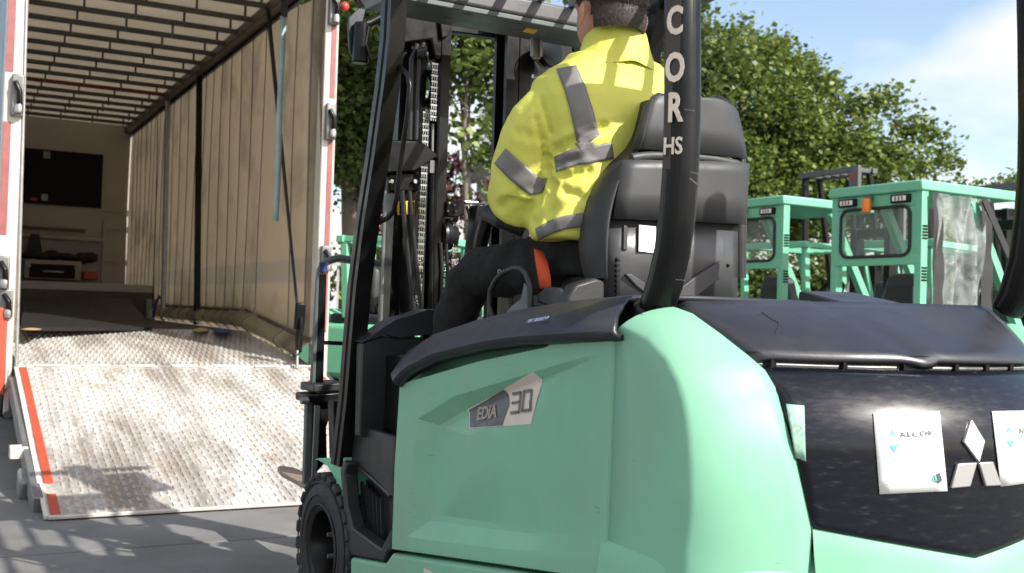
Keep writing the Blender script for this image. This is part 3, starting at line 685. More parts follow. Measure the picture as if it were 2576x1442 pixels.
# lower ring of the counterweight, standing a little proud
def plan(off, z):
    P = [Vector((SX - off, -1.72, z)), Vector((SX - off, -1.90, z))]
    for k in range(1, 10):
        t = k / 9; r0 = Vector((SX - off, -1.90, z)); q = Vector((-.30, ry(-.30, .6) - off, z)); kk = Vector((SX - off, q.y, z)).lerp((r0 + q) / 2, .12)
        P.append((1 - t) ** 2 * r0 + 2 * t * (1 - t) * kk + t * t * q)
    for x in (-.2, -.1, 0, .1, .2, .3, .4): P.append(Vector((x, ry(x, .6) - off, z)))
    P += [Vector((.62 + off, -1.95, z)), Vector((.63 + off, -1.7, z))]
    return P
MB().grid([plan(-.03, .66), plan(-.006, .638), plan(.004, .622), plan(.010, .58), plan(.014, .55), plan(.04, .528), plan(.052, .49), plan(.055, .38), plan(.03, .22)]).build('counterweight_base', 'green', fk, smooth=60)
MB().box((.05, -1.80, .68), (.66, .3, .68)).build('counterweight_core', 'dark', fk)
# black rear panel
APRON = True
top_l = Npt[4]; NL = Npt[4:]
def xl(z):
    for a, b in zip(NL[:-1], NL[1:]):
        if a.z >= z >= b.z: return a.x + (b.x - a.x) * (a.z - z) / (a.z - b.z + 1e-9)
    return NL[0].x if z > NL[0].z else NL[-1].x
zb_l = NL[-1].z; zb_c = FK.on(2454, 1402, ry).z; cx = .05
rows = []
for i in range(25):
    t = i / 24; row = []
    for j in range(-20, 21):
        u = j / 20; zb = zb_c + (zb_l - zb_c) * abs(u); zt = 1.022
        z = zt + (zb - zt) * t; hw = cx - xl(z); x = cx + u * hw
        row.append(Vector((x, ry(x, z) - .004, z)))
    rows.append(row)
rp_bot = rows[-1]
MB().grid(rows).build('rear_panel', 'navygloss', fk, smooth=60, solid=.02, off=-1)
apr = [[v + Vector((0, .010, .012)) for v in rp_bot], [v + Vector((0, .001, -.004)) for v in rp_bot], [Vector((v.x, v.y - .004, .645 + (v.z - .663) * .35)) for v in rp_bot], [Vector((v.x, v.y - .012, .61)) for v in rp_bot], [Vector((v.x, v.y - .014, .54)) for v in rp_bot]]
MB().grid(apr).build('rear_apron', 'green', fk, smooth=60)
MB().grid([[v + Vector((0, .022, -.004)) for v in rows[0]], [v + Vector((0, .020, .030)) for v in rows[0]]]).build('louvre_back', 'black', fk, smooth=60)
for x0, x1 in ((-.335, -.315), (-.29, -.17), (-.155, -.045), (.02, .10), (.115, .20), (.215, .30), (.315, .40)):
    P = [Vector((x0 + (x1 - x0) * k / 4, ry(x0 + (x1 - x0) * k / 4, 1.03) + .014, 1.027)) for k in range(5)]
    MB().tube(P, .007, 8).build('louvre_fin', 'galv', fk)
for x in (-.302, -.163, -.03, .108, .208, .308):
    MB().box((x, ry(x, 1.03) + .016, 1.03), (.012, .03, .022)).build('louvre_rib', 'black', fk)
# rear hood lid
rows = []
tl = X(1703, 757, -.40); trr = X(2492, 770, .485)
for i in range(9):
    t = i / 8; row = []
    for j in range(-16, 17):
        u = j / 16
        top = tl.lerp(trr, (u + 1) / 2); top.z += .004 * (1 - u * u); top.y += .03 * (1 - u * u)
        xe = cx + u * (.39 if u < 0 else .41)
        ye = ry(xe, 1.036) - .012; ze = 1.042 + .006 * (1 - abs(u))
        w_ = max(0, 1 - abs(xe - .05 + .04) / .04)
        ye -= .012 * w_; ze -= .012 * w_
        e = Vector((xe, ye, ze)); p = top.lerp(e, t); p.z += .007 * math.sin(math.pi * t)
        if abs(u) > .96: p.z -= .008
        row.append(p)
    rows.append(row)
hl = MB().grid(rows).build('hood_lid', 'navy', fk, smooth=22, solid=.016, off=-1)
hl.modifiers['thick'].offset = 1 if hl.data.polygons[0].normal.z < 0 else -1
MB().prism([rows[0][k] + Vector((0, 0, -.012)) for k in (0, 16, 32)] + [Vector((.5, -1.3, 1.13)), Vector((-.40, -1.45, 1.13))], (0, 0, -.03)).build('hood_front', 'navy', fk)
lb = BVHTree.FromPolygons([v.co for v in hl.data.vertices], [p.vertices for p in hl.data.polygons]); c0_ = FK.inv @ Vector((0, 0, HC))
def onlid(px, py): h = lb.ray_cast(c0_, (FK.at(px, py, 1, -1.9) - c0_).normalized()); return h[0] + (h[1] if h[1].z > 0 else -h[1]) * .0005 if h[0] else None
sc_ = [onlid(x, y) for x, y in ((1908, 792), (1916, 786), (1928, 795), (1945, 806), (1958, 812), (1956, 826), (1950, 838))]
if all(sc_): MB().tube(sc_, .0012, 6).build('paint_scuff', 'dark', hl)
MB().prism([rows[0][20] + Vector((0, .1, .0)), rows[0][27] + Vector((0, .1, .0)), rows[0][26] + Vector((0, .25, .03)), rows[0][20] + Vector((0, .25, .03))], (0, 0, -.05)).build('lid_hump', 'navy', fk, bevel=.01)
# worn paint patch on the black panel, papers, badge
def onrear(px, py, off=.0): return FK.on(px, py, ry) + Vector((0, -.006 - off, 0))
def decal(name, pts, m, off, par=fk, nu=6, ext=0):
    a, b, c, d = pts; rows = []
    for i in range(nu + 1):
        t = i / nu; l = (a[0] + (d[0] - a[0]) * t, a[1] + (d[1] - a[1]) * t); r = (b[0] + (c[0] - b[0]) * t, b[1] + (c[1] - b[1]) * t)
        rows.append([onrear(l[0] + (r[0] - l[0]) * s / nu, l[1] + (r[1] - l[1]) * s / nu, off) for s in range(nu + 1)])
    return MB().grid(rows).build(name, m, par, smooth=60, solid=ext or .0006, off=0, bevel=.001 if ext else 0)
decal('green_paint_patch', [(1972, 1016), (2018, 1020), (2022, 1160), (1996, 1150)], 'scuffgreen', -.0005)
def paper(q, full=True):
    sh = decal('paper_notice', q, 'white', .001)
    a, b, c, d = [Vector(p).to_3d() for p in q]
    def uv(u, v):
        l = a.lerp(d, v); r = b.lerp(c, v); p = l.lerp(r, u); return (p.x, p.y)
    def put(nm, u0, v0, u1, v1, m, pts=None):
        pts = pts or [(u0, v0), (u1, v0), (u1, v1), (u0, v1)]
        P = [onrear(*uv(*z), .003) for z in pts]
        MB().add(P, [tuple(range(len(P)))]).build(nm, m, sh, smooth=0)
    for pts in ([(.19, .30), (.25, .20), (.34, .31), (.27, .27)], [(.18, .38), (.26, .42), (.34, .36), (.26, .50)]): put('chevron', 0, 0, 0, 0, 'teal', pts)
    o0 = onrear(*uv(.62, .275), .0028); ex = onrear(*uv(.8, .27), .0028) - onrear(*uv(.42, .28), .0028); ey = onrear(*uv(.6, .2), .0028) - onrear(*uv(.62, .3), .0028)
    text_mesh('heading', 'ALCOR', 'decalgrey', sh, o0, ex, ey, .0115, 1.35, space=1.15)
    for v in (.79, .81, .875):
        for k in range(9):
            u = .10 + k * .062 + .01 * ((k * 7) % 3)
            if u < .62: put('text_line', u, v, u + .045, v + .006, 'galv')
    put('print_patch', 0, 0, 0, 0, 'decalgrey', [(.80, .80), (.90, .76), (.93, .86), (.88, .90), (.81, .87)])
    put('print_patch', 0, 0, 0, 0, 'teal', [(.78, .82), (.84, .79), (.85, .86), (.80, .88)])
paper([(2190, 1038), (2356, 1034), (2376, 1234), (2206, 1242)])
paper([(2488, 1034), (2625, 1032), (2650, 1205), (2510, 1223)])
def badge(pts):
    P = [onrear(x, y, .006) for x, y in pts]; Q = [p + Vector((0, .006, 0)) for p in P]; n = len(P)
    MB().add(P + Q, [tuple(range(n))] + [(i, i + n, (i + 1) % n + n, (i + 1) % n) for i in range(n)]).build('badge_diamond', 'silver', fk, bevel=.0015)
badge([(2433, 1054), (2466, 1108), (2452, 1162), (2414, 1111)])
badge([(2399, 1166), (2446, 1162), (2429, 1222), (2382, 1226)])
badge([(2452, 1163), (2486, 1160), (2507, 1219), (2469, 1221)])
# side decal
spb = BVHTree.FromPolygons([v.co for v in sp.data.vertices], [p.vertices for p in sp.data.polygons])
def drape(me, off):
    for v in me.vertices:
        h = spb.ray_cast(Vector((-1, v.co.y, v.co.z)), Vector((1, 0, 0)))
        v.co.x = (h[0].x if h[0] else SX) - off
    me.update()
def sdec(name, pts, m, off, par=sp):
    me = bpy.data.meshes.new(name); b = bmesh.new(); b.faces.new([b.verts.new(X(a, c, SX + .022)) for a, c in pts])
    bmesh.ops.triangulate(b, faces=b.faces[:]); bmesh.ops.subdivide_edges(b, edges=b.edges[:], cuts=14, use_grid_fill=True); b.to_mesh(me); b.free()
    drape(me, off); me.materials.append(M[m]); o = bpy.data.objects.new(name, me); COL.objects.link(o); o.parent = par; return o
def z6(x, y): return (1118.1 + x * .14474, 894.5 + y * .14474)
DOFF = .0010
sdec('model_decal', [z6(350, 935), z6(1680, 280), z6(1732, 420), z6(1570, 1192), z6(445, 1272)], 'cream', DOFF)
sdec('decal_field', [z6(378, 945), z6(1066, 592), z6(1146, 850), z6(1072, 1212), z6(462, 1248)], 'decalgrey', DOFF + .0020)
def word(s, x0, y0, x1, y1, hpx, m, off, xs, up=(-30, -215)):
    a = X(*z6(x0, y0), SX + .022); b = X(*z6(x1, y1), SX + .022); c = (a + b) / 2
    u0 = X(*z6((x0 + x1) / 2 + up[0], (y0 + y1) / 2 + up[1]), SX + .022)
    cc = c + (u0 - c) * .5; cc.x += -off + .018
    o = text_mesh('decal_lettering', s, m, sp, cc, b - a, u0 - c, (u0 - c).length * 1.06, xs, bold=.03); drape(o.data, off); return o
word('EDíA', 500, 1150, 1045, 1062, 0, 'cream', DOFF + .0052, 1.16)
# the squared numerals
def bars(segs):
    for (x0, y0, x1, y1, wv) in segs:
        dx, dy = x1 - x0, y1 - y0; L = math.hypot(dx, dy); nx, ny = -dy / L * wv / 2, dx / L * wv / 2
        sdec('numeral_stroke', [z6(x0 + nx, y0 + ny), z6(x1 + nx, y1 + ny), z6(x1 - nx, y1 - ny), z6(x0 - nx, y0 - ny)], 'decalgrey', DOFF + .0030)
bars([(1180, 672, 1345, 640, 50), (1330, 622, 1362, 1000, 30), (1192, 828, 1350, 800, 44), (1200, 998, 1365, 975, 50),
      (1380, 628, 1545, 602, 55), (1395, 610, 1415, 975, 30), (1540, 590, 1560, 965, 34), (1405, 965, 1570, 940, 50)])
# --- overhead guard
def pillar(name, px, x, r):
    return MB().tube([X(a, b, x) for a, b in px], r, 8, ph=math.pi / 8).build(name, 'black', fk, bevel=.012, smooth=30)
lp = pillar('rear_pillar', [(1717, -170), (1717, 100), (1717, 300), (1712, 430), (1704, 540), (1692, 630), (1674, 710), (1646, 790), (1635, 815)], -.41, .0425)
bt = MB().tube([X(1648, 775, -.41), X(1632, 822, -.41)], [.046, .062], 12).build('pillar_boot', 'black', fk, bevel=.006)
rpil = pillar('rear_pillar', [(2598, -170), (2604, 100), (2606, 300), (2604, 430), (2596, 540), (2582, 650), (2556, 740), (2530, 785)], .51, .0425)
camd = (FK.inv @ Vector((0, 0, HC))) - X(1717, 200, -.41); camd.z = 0; camd.normalize()
fn = Matrix.Rotation(math.radians(-22), 3, 'Z') @ camd     # the sticker faces left of the viewer
tx = Vector((0, 0, 1)).cross(fn)
c0, c1 = X(1717, -60, -.41), X(1717, 430, -.41)
off = fn * (.0425 * 1.0 + .0018)
MB().prism([c0 + off + tx * a + Vector((0, 0, b)) for a, b in ((-.0155, 0), (.0155, 0), (.0155, c1.z - c0.z), (-.0155, c1.z - c0.z))], -fn * .004).build('name_sticker', mat('brown_black_sticker', (.030, .022, .018), .3), lp, smooth=0)
for ch, py, h in (('L', -22, .062), ('C', 68, .060), ('O', 184, .062), ('R', 283, .062)):
    text_mesh('pillar_lettering', ch, 'cream', lp, X(1717, py, -.41) + off + fn * .0008, tx, (0, 0, 1), h, .64, bold=.034)
text_mesh('pillar_lettering', 'HS', 'cream', lp, X(1712, 377, -.41) + off + fn * .0008, tx, (0, 0, 1), .037, .74, bold=.02)
for (a, b) in (((1722, 285), (1745, 288)), ((1700, 705), (1722, 707)), ((1735, 455), (1752, 470)), ((1738, 440), (1755, 444))):
    p = X(a[0], a[1], -.41) + camd * .0432; q = X(b[0], b[1], -.41) + camd * .0428
    MB().beam(p, q, .0025, .0015).build('scratch', 'dull', lp)
# front pillars
ap = [(1001, -160), (988, 0 + 100), (975, 220), (950, 400), (925, 560), (905, 720), (893, 860), (882, 1000), (862, 1170)]
P = [X(a - 1, b, -.49) for a, b in ap]
apl = MB()
for i in range(len(P) - 1): pass
def channel(path, prof):
    rows = [[p + Vector((x, y, 0)) for x, y in prof + prof[:1]] for p in path]
    return MB().grid(rows)
prof = [(-.028, -.04), (-.028, -.015), (-.020, -.012), (-.020, .004), (-.028, .008), (-.028, .04), (.028, .04), (.028, -.04)]
ap_o = channel(P, prof).build('front_pillar', 'black', fk, smooth=25)
P2 = [X(a + 500, b + 0, .57) for a, b in ((790, -60), (788, 90), (784, 200), (778, 330), (765, 600))]
P2 = [Vector((.55, -.46 + .12 * k, 2.3 - .42 * k)) for k in range(5)]
channel(P2, [(-x, y) for x, y in prof]).build('front_pillar', 'black', fk, smooth=25)
MB().tube([X(x, y, -.47) for x, y in ((994, 155), (1008, 170), (1026, 190), (1031, 215), (1026, 280), (1016, 350), (1006, 420), (999, 490), (991, 530), (975, 549), (940, 566))], .0085, 10).build('grab_handle', 'black', fk)
# roof beams of the guard
bl0, bl1 = Y(1000, -20, -.25), Y(1540, 72, -.25)
def ybeam(y, z0, z1, x0, x1, d, nm='guard_beam'):
    return MB().box(((x0 + x1) / 2, y, (z0 + z1) / 2), (x1 - x0, d, z1 - z0)).build(nm, 'beam', fk, bevel=.012)
A_, B_ = Y(1118, 6, -.26), Y(1454, 60, -.26); C_, D_ = Y(1350, -2, -.26), Y(1454, 20, -.26)
zlo = (A_.z + B_.z) / 2; zhi = D_.z
fb = ybeam(-.20, zlo, zhi, -.43, .60, .11, 'front_beam'); zu = Y(1140, 53, .0).z
MB().prism([(-.43, -.25, zlo - .021), (.58, -.25, zlo - .021), (.58, .0, zu - .02), (-.43, .0, zu - .02)], (0, 0, .02)).build('beam_underside', 'greygreen', fb, bevel=.004)
p = Y(1345, 45, -.19); MB().box((p.x, -.16, zlo - .022), (.05, .03, .002), Matrix.Rotation(-.25, 3, 'X')).build('warning_label', 'yellow', fb, smooth=0)
MB().tube([Y(x, y, -.12) for x, y in ((1118, 40), (1180, 46), (1240, 58), (1300, 72), (1380, 80), (1440, 90))], .006, 8).build('cable', 'hose', fb)
for (x, y) in ((1165, 22), (1175, 30)): MB().box(Y(x, y, -.22), (.05, .01, .014)).build('cable_clip', 'black', fb)
ztop = 2.30
for x in (-.50, .585): MB().beam((x, -.22, 2.27), (x, -1.80, 2.27), .07, .06).build('guard_rail', 'beam', fk, bevel=.01)
ybeam(-1.78, 2.24, 2.32, -.5, .6, .08, 'rear_beam')
for k in range(7): MB().beam((-.40 + k * .14, -.24, 2.285), (-.40 + k * .14, -1.74, 2.285), .02, .04).build('roof_bar', 'beam', fk)
# --- seat
sy = -1.20
def seatgrid(name, rows, bulge, m, off=0, nu=12, bevel=0, thick=.03):
    R = []
    for (l, r) in rows:
        a, b = Y(*l, sy), Y(*r, sy); row = []
        for k in range(nu + 1):
            u = k / nu; p = a.lerp(b, u); p.y -= bulge * (1 - (2 * u - 1) ** 4) + off; row.append(p)
        R.append(row)
    return MB().grid(R).build(name, m, fk, smooth=60, solid=thick, off=0, bevel=bevel)
seatgrid('headrest_shell', [((1640, 249), (1790, 254)), ((1622, 253), (1815, 264)), ((1610, 270), (1834, 288)), ((1598, 318), (1846, 340)), ((1580, 378), (1857, 402))], .016, 'seat', .022)
seatgrid('backrest_shell', [((1552, 408), (1860, 414)), ((1543, 430), (1858, 440)), ((1535, 490), (1855, 500)), ((1526, 553), (1850, 566)), ], .026, 'seat', .026)
ls = seatgrid('lower_shell', [((1524, 555), (1846, 566)), ((1523, 650), (1845, 655)), ((1520, 770), (1843, 770))], .028, 'seatlow', 0)
MB().tube([Y(x, y, sy - .040) for x, y in ((1588, 398), (1612, 394), (1640, 392), (1720, 393), (1800, 402), (1850, 412), (1864, 420))], .0125, 12).build('backrest_roll', 'seat', fk)
wo_ = [(1612, 256), (1594, 325), (1576, 376), (1536, 402), (1504, 448), (1476, 503), (1461, 573), (1462, 640), (1477, 700)]
wi_ = [(1634, 252), (1616, 325), (1606, 380), (1588, 404), (1562, 432), (1546, 500), (1532, 560), (1528, 640), (1526, 702)]
rows = []
for a, b in zip(wo_, wi_):
    p, q = Y(*a, sy + .05), Y(*b, sy - .035); r = [p + Vector((.03, .06, 0)), p]
    for k in (.2, .4, .6, .8):
        m_ = p.lerp(q, k); m_.y -= .038 * math.sin(math.pi * k) ** .8; r.append(m_)
    rows.append(r + [q, q + Vector((.02, .03, 0))])
MB().grid(rows).build('side_bolster', 'seatside', fk, smooth=180, sub=1)
MB().tube([Y(x, y, sy - d) for x, y, d in ((1860, 700, .0), (1858, 560, .0), (1862, 440, .0), (1858, 400, 0), (1846, 300, 0))], [.02, .024, .024, .02, .01], 12).build('side_bolster', 'dark', fk)
MB().box((Y(1690, 500, sy + .09).x, sy + .09, 1.45), (.34, .10, .52)).build('back_cushion', 'seat', fk, bevel=.03)
MB().box((.05, -.92, 1.17), (.44, .50, .12)).build('seat_cushion', 'dark', fk, bevel=.03)
MB().prism([Y(x, y, sy - .05) for x, y in ((1430, 745), (1450, 715), (1500, 700), (1522, 708), (1522, 790), (1424, 790))], (0, .05, 0)).build('seat_base', 'dark', fk, bevel=.008)
ypoly([(1608, 566), (1650, 570), (1648, 637), (1607, 632)], sy - .047, .001, 'white_label', 'white', 0, ls)
ypoly([(1715, 722), (1758, 690), (1815, 655), (1813, 700), (1748, 752), (1700, 752)], sy - .052, .02, 'shell_rib', 'seat', .004, ls)
ypoly([(1574, 690), (1590, 688), (1650, 730), (1640, 752), (1600, 720)], sy - .046, .014, 'shell_rib', 'seat', .004, ls)
ypoly([(1570, 566), (1580, 568), (1578, 630), (1568, 628)], sy - .036, .006, 'shell_rib', 'seat', .002, ls)
ypoly([(1812, 578), (1824, 578), (1823, 650), (1811, 650)], sy - .036, .006, 'shell_rib', 'seat', .002, ls)
for k in range(8): MB().box(Y(1553, 655 + k * 13, sy - .032), (.011, .01, .006)).build('vent_slot', 'blackboard', ls)
for x, y in ((1551, 653), (1611, 697), (1831, 668)): MB().ell(Y(x, y, sy - .034), (.005, .006, .005), None, 8, 6).build('bolt_hole', 'blackboard', ls)
for x, y in ((1631, 271), (1823, 291)): MB().ell(Y(x, y, sy - .030), (.003, .004, .003), None, 8, 6).build('pin_hole', 'blackboard', fk)
# hip restraint loop, control box, belt
hx = -.30
MB().tube([X(x, y, hx) for x, y in ((1243, 808), (1231, 770), (1234, 730), (1249, 702), (1268, 685), (1295, 674), (1310, 676), (1323, 688), (1333, 716), (1335, 760), (1332, 800))], .0085, 12).build('hip_restraint', 'dark', fk)
MB().prism([X(x, y, hx + .004) for x, y in ((1262, 800), (1285, 770), (1310, 752), (1318, 712), (1326, 720), (1327, 805))], (.006, 0, 0)).build('restraint_plate', 'greygreen', fk, bevel=.002)
MB().prism([X(x, y, hx + .03) for x, y in ((1345, 760), (1352, 738), (1370, 721), (1405, 724), (1420, 745), (1426, 776), (1395, 778))], (.035, 0, 0)).build('buckle_box', 'seat', fk, bevel=.008)
MB().grid([[X(1343, 626, -.245), X(1366, 632, -.22)], [X(1347, 660, -.25), X(1378, 662, -.225)], [X(1352, 690, -.252), X(1384, 692, -.23)], [X(1358, 726, -.25), X(1386, 722, -.235)]]).build('seat_belt', 'orange', fk, solid=.003)
# steering column, wheel rim
sc = MB().tube([Y(1228, 536, -.52), Y(1262, 552, -.60), Y(1320, 580, -.64)], [.030, .032, .026], 16).build('armrest', 'dark', fk, bevel=.004)
MB().tube([Y(1226, 545, -.50), Y(1212, 600, -.46), Y(1200, 660, -.42), Y(1192, 760, -.36)], [.034, .034, .030, .032], 14, flat=.7).build('steering_column', 'black', fk)
c = Y(1352, 462, -.50); R_ = .135
wr = MB().tube([c + Vector((R_ * math.cos(a), R_ * .82 * math.sin(a), R_ * .58 * math.sin(a))) for a in [2 * math.pi * k / 30 for k in range(30)]], .016, 10, True).build('steering_wheel', 'navy', fk)
for a in (.3, 2.4, 4.5): MB().beam(c, c + Vector((R_ * math.cos(a), R_ * .82 * math.sin(a), R_ * .58 * math.sin(a))), .02, .012).build('spoke', 'navy', wr)
# --- mast
def mbeam(x, y, z0, z1, wx, wy, nm, m='black'): return MB().box((x, y, (z0 + z1) / 2), (wx, wy, z1 - z0)).build(nm, m, fk, bevel=.005)
def tilt(o): return o
xL = Y(1000, 300, .22).x
chan = [(-.035, -.055), (.035, -.055), (.035, -.035), (-.010, -.035), (-.010, .035), (.035, .035), (.035, .055), (-.035, .055)]
def mchan(px_top, px_bot, y, s, nm):
    a, b = Y(*px_top, y), Y(*px_bot, y); a = b + (a - b) * 1.12
    return channel([a, a.lerp(b, .5), b, b + (b - a) * .35], [(x * s, yy) for x, yy in chan]).build(nm, 'black', fk, smooth=25)
mchan((1022, 40), (985, 800), .22, 1, 'outer_channel')
mchan((1045, 40), (1010, 800), .20, 1, 'inner_channel')
mchan((1110, 60), (1085, 800), .17, -.55, 'inner_rail')
mchan((1312, 80), (1290, 800), .22, -1, 'outer_channel')
mchan((1276, 80), (1255, 800), .22, -.8, 'inner_channel')
ypoly([(1012, 20), (1140, 40), (1140, 62), (1122, 96), (1117, 150), (1095, 152), (1085, 100), (1012, 110)], .12, .06, 'mast_top_plate', 'black', .008)
ypoly([(1106, 40), (1146, 44), (1128, 92), (1112, 96)], .10, .02, 'mast_bracket', 'black', .004)
ypoly([(985, 40), (1150, 62), (1440, 108), (1440, 122), (1150, 82), (985, 70)], .30, .05, 'mast_crossbar', 'black', .006)
ypoly([(968, 352), (1052, 354), (1066, 360), (1099, 386), (1101, 394), (1075, 412), (1045, 431), (966, 436)], .09, .12, 'cylinder_bracket', 'black', .010)
ypoly([(975, 436), (1058, 432), (1054, 482), (978, 484)], .12, .08, 'bracket_foot', 'black', .008)
for x, y in ((983, 457), (1042, 457)): MB().lathe([(0, -.012), (.008, -.012), (.010, 0), (0, 0)], Y(x, y, .11), (0, 1, 0), 6, False).build('bolt', 'steel', fk)
hx_ = MB().lathe([(0, -.024), (.013, -.024), (.013, .024), (0, .024)], Y(1085, 420, .10), (0, 0, 1), 6, False).build('anchor_nut', 'dull', fk)
MB().tube([Y(1088, 312, .12), Y(1087, 392, .12)], .0065, 10).build('anchor_rod', 'dull', fk)
MB().tube([Y(1086, 432, .12), Y(1084, 780, .12)], .012, 10).build('lift_pipe', 'black', fk)
MB().tube([Y(x, y, .12) for x, y in ((1050, 112), (1036, 150), (1034, 240), (1031, 352))], .0105, 10).build('lift_hose', 'hose', fk)
MB().tube([Y(x, y, .11) for x, y in ((1066, 108), (1054, 150), (1050, 240), (1047, 352))], .0095, 10).build('lift_hose', 'hose', fk)
sh = MB().lathe([(0, -.03), (.022, -.03), (.022, .0), (.030, .0), (.030, .008), (0, .008)], Y(1070, 136, .10), (.9, -.5, .1), 20, False).build('hose_roller', 'dark', fk)
MB().lathe([(0, 0), (.010, 0), (.008, .006), (0, .007)], Y(1074, 137, .075), (.9, -.5, .1), 12, False).build('roller_bolt', 'steel', sh)
MB().lathe([(.05, -.012), (.075, -.016), (.078, 0), (.075, .016), (.05, .012)], Y(1072, 225, .16), (1, .1, 0), 24).build('chain_sheave', 'black', fk)
ypoly([(1000, 507), (1043, 505), (1042, 539), (1001, 541)], .118, .002, 'warning_label', 'yellow', 0)
for k, x in enumerate((1006, 1013, 1027, 1038)): ypoly([(x, 508), (x + 4, 508), (x + 3, 539), (x - 1, 539)], .115, .002, 'label_print', 'blackboard', 0)
MB().tube([Y(x, y, .10) for x, y in ((1012, 480), (1018, 560), (1030, 680), (1042, 785))], .009, 10).build('lift_hose', 'hose', fk)
MB().tube([Y(x, y, .09) for x, y in ((1030, 480), (1037, 560), (1049, 680), (1060, 785))], .009, 10).build('lift_hose', 'hose', fk)
MB().tube([Y(x, y, .12) for x, y in ((970, 480), (965, 620), (958, 820))], .006, 8).build('cable', 'dull', fk)
# leaf chains: parts with links
link = None
def chain(px0, px1, y, nrow, nm='lift_chain'):
    global link
    a, b = Y(*px0, y), Y(*px1, y); L = (b - a).length; pitch = .0225; k = int(L / pitch)
    root = bpy.data.objects.new(nm, None); COL.objects.link(root); root.parent = fk; root.location = (0, 0, 0)
    d = (b - a).normalized()
    if link is None:
        m = MB()
        for i in range(nrow):
            x = (i - (nrow - 1) / 2) * .0095
            m.box((x, 0, -.002), (.0030, .012, .0105))
        m.box((0, -.001, .0085), (.0265, .0095, .0075))
        l0 = m.build('link', 'chain', None, smooth=0); link = l0.data; bpy.data.objects.remove(l0)
    for i in range(k):
        o = bpy.data.objects.new('link', link); COL.objects.link(o); o.parent = root; o.location = a + d * pitch * (i + .5)
        o.rotation_euler = (0, math.atan2(d.x, d.z) + math.pi, .12 * ((i % 2) - .5))
    return root
chain((1093, 160), (1088, 312), .075, 3); chain((1071, 282), (1067, 380), .10, 3); chain((1066, 420), (1054, 700), .09, 3); chain((1054, 700), (1048, 780), .095, 3)
chain((1147, 566), (1138, 760), .12, 3); chain((1112, 640), (1112, 780), .20, 3)
# right hand hydraulics
ypoly([(1124, 506), (1167, 503), (1168, 540), (1150, 547), (1126, 545)], .10, .08, 'valve_block', 'black', .004)
for x, y in ((1130, 512), (1143, 517), (1127, 532), (1146, 532)): MB().ell(Y(x, y, .095), (.006, .006, .006), None, 10, 6).build('fitting', 'dull', fk)
MB().tube([Y(1168, 509, .12), Y(1200, 510, .12)], .0085, 12).build('pin', 'steel', fk)
for dx in (0, 12): MB().tube([Y(1176 + dx, 520, .12), Y(1182 + dx, 540, .11), Y(1184 + dx, 600, .11), Y(1180 + dx, 700, .11)], .009, 10).build('side_hose', 'hose', fk)
MB().lathe([(.035, -.03), (.055, -.032), (.058, -.02), (.05, -.012), (.058, 0), (.05, .012), (.058, .02), (.055, .032), (.035, .03)], Y(1118, 592, .15), (1, .2, 0), 24).build('hose_pulley', 'hose', fk)
for dx in (0, 14): MB().tube([Y(1108 + dx, 610, .11), Y(1112 + dx, 680, .11), Y(1108 + dx, 790, .11)], .008, 10).build('side_hose', 'hose', fk)
ypoly([(1200, 515), (1222, 512), (1202, 700), (1188, 780), (1168, 780), (1178, 680)], .05, .06, 'rear_mast_plate', 'black', .006)
# lamps: rear of the left work lamp with its bracket, right headlamp
wl = ypoly([(878, 44), (903, 20), (921, 22), (912, 60), (908, 150), (890, 150), (880, 130), (876, 80)], .18, .012, 'lamp_bracket', 'navy', .003)
MB().tube([Y(911, 58, .16), Y(905, 160, .16)], [.030, .030], 16).build('work_lamp', 'black', wl, bevel=.006)
MB().tube([Y(x, y, .15) for x, y in ((912, 64), (930, 58), (960, 42), (985, 20))], .016, 10).build('lamp_arm', 'black', wl)
MB().tube([Y(x, y, .13) for x, y in ((928, 66), (920, 110), (935, 150), (955, 140))], .004, 8).build('cable', 'hose', wl)
MB().beam(Y(905, 10, .2), Y(960, -20, .2), .05, .03).build('lamp_stay', 'black', wl)
hl_ = MB().lathe([(0, -.03), (.05, -.03), (.062, -.01), (.064, .03), (.0, .04)], Y(1375, 132, .10), (.3, -1, .05), 28, False).build('head_lamp', 'black', fk)
MB().lathe([(.060, -.012), (.066, -.012), (.066, -.004), (.060, -.004)], Y(1375, 132, .09), (.3, -1, .05), 28).build('lamp_rim', 'dull', hl_)
br = ypoly([(1336, 76), (1363, 76), (1362, 141), (1358, 149), (1342, 149), (1338, 141)], -.02, .006, 'lamp_stay', 'dull', 0, hl_)
for x in (1338, 1361): MB().beam(Y(x, 76, -.03), Y(x, 142, -.03), .004, .012).build('stay_flange', 'galv', br)
ypoly([(1325, 80), (1440, 92), (1440, 260), (1330, 260)], .20, .04, 'mast_side_plate', 'black', .004)
MB().tube([Y(1340, 192, .05), Y(1372, 196, .05)], .008, 8).build('bolt', 'steel', fk)
# --- load backrest and carriage
by = .45
bb = MB().tube([Y(x, y, by) for x, y in ((787, 985), (790, 940), (797, 820), (803, 700), (806, 680), (814, 664), (830, 655), (850, 650), (960, 665), (1100, 690))], .019, 8, ph=math.pi / 4, flat=.75).build('load_backrest', 'greygreen', fk, smooth=30)
MB().beam(Y(812, 862, by), Y(1000, 870, by), .012, .016).build('backrest_bar', 'black', bb)
MB().box(Y(813, 672, by - .02), (.03, .01, .035)).build('label', 'blue', bb)
MB().beam(Y(802, 975, by - .01), Y(811, 690, by - .01), .014, .03).build('backrest_flange', 'black', bb)
ypoly([(790, 968), (870, 962), (870, 984), (788, 988)], by - .10, .16, 'carriage_rail', 'dark', .006)
ypoly([(772, 994), (880, 985), (880, 1010), (772, 1014)], by - .10, .14, 'carriage_bar', 'black', .006)
MB().lathe([(0, -.014), (.014, -.014), (.014, .014), (0, .014)], Y(766, 1008, by - .1), (1, 0, 0), 8, False).build('carriage_bolt', 'dull', fk)
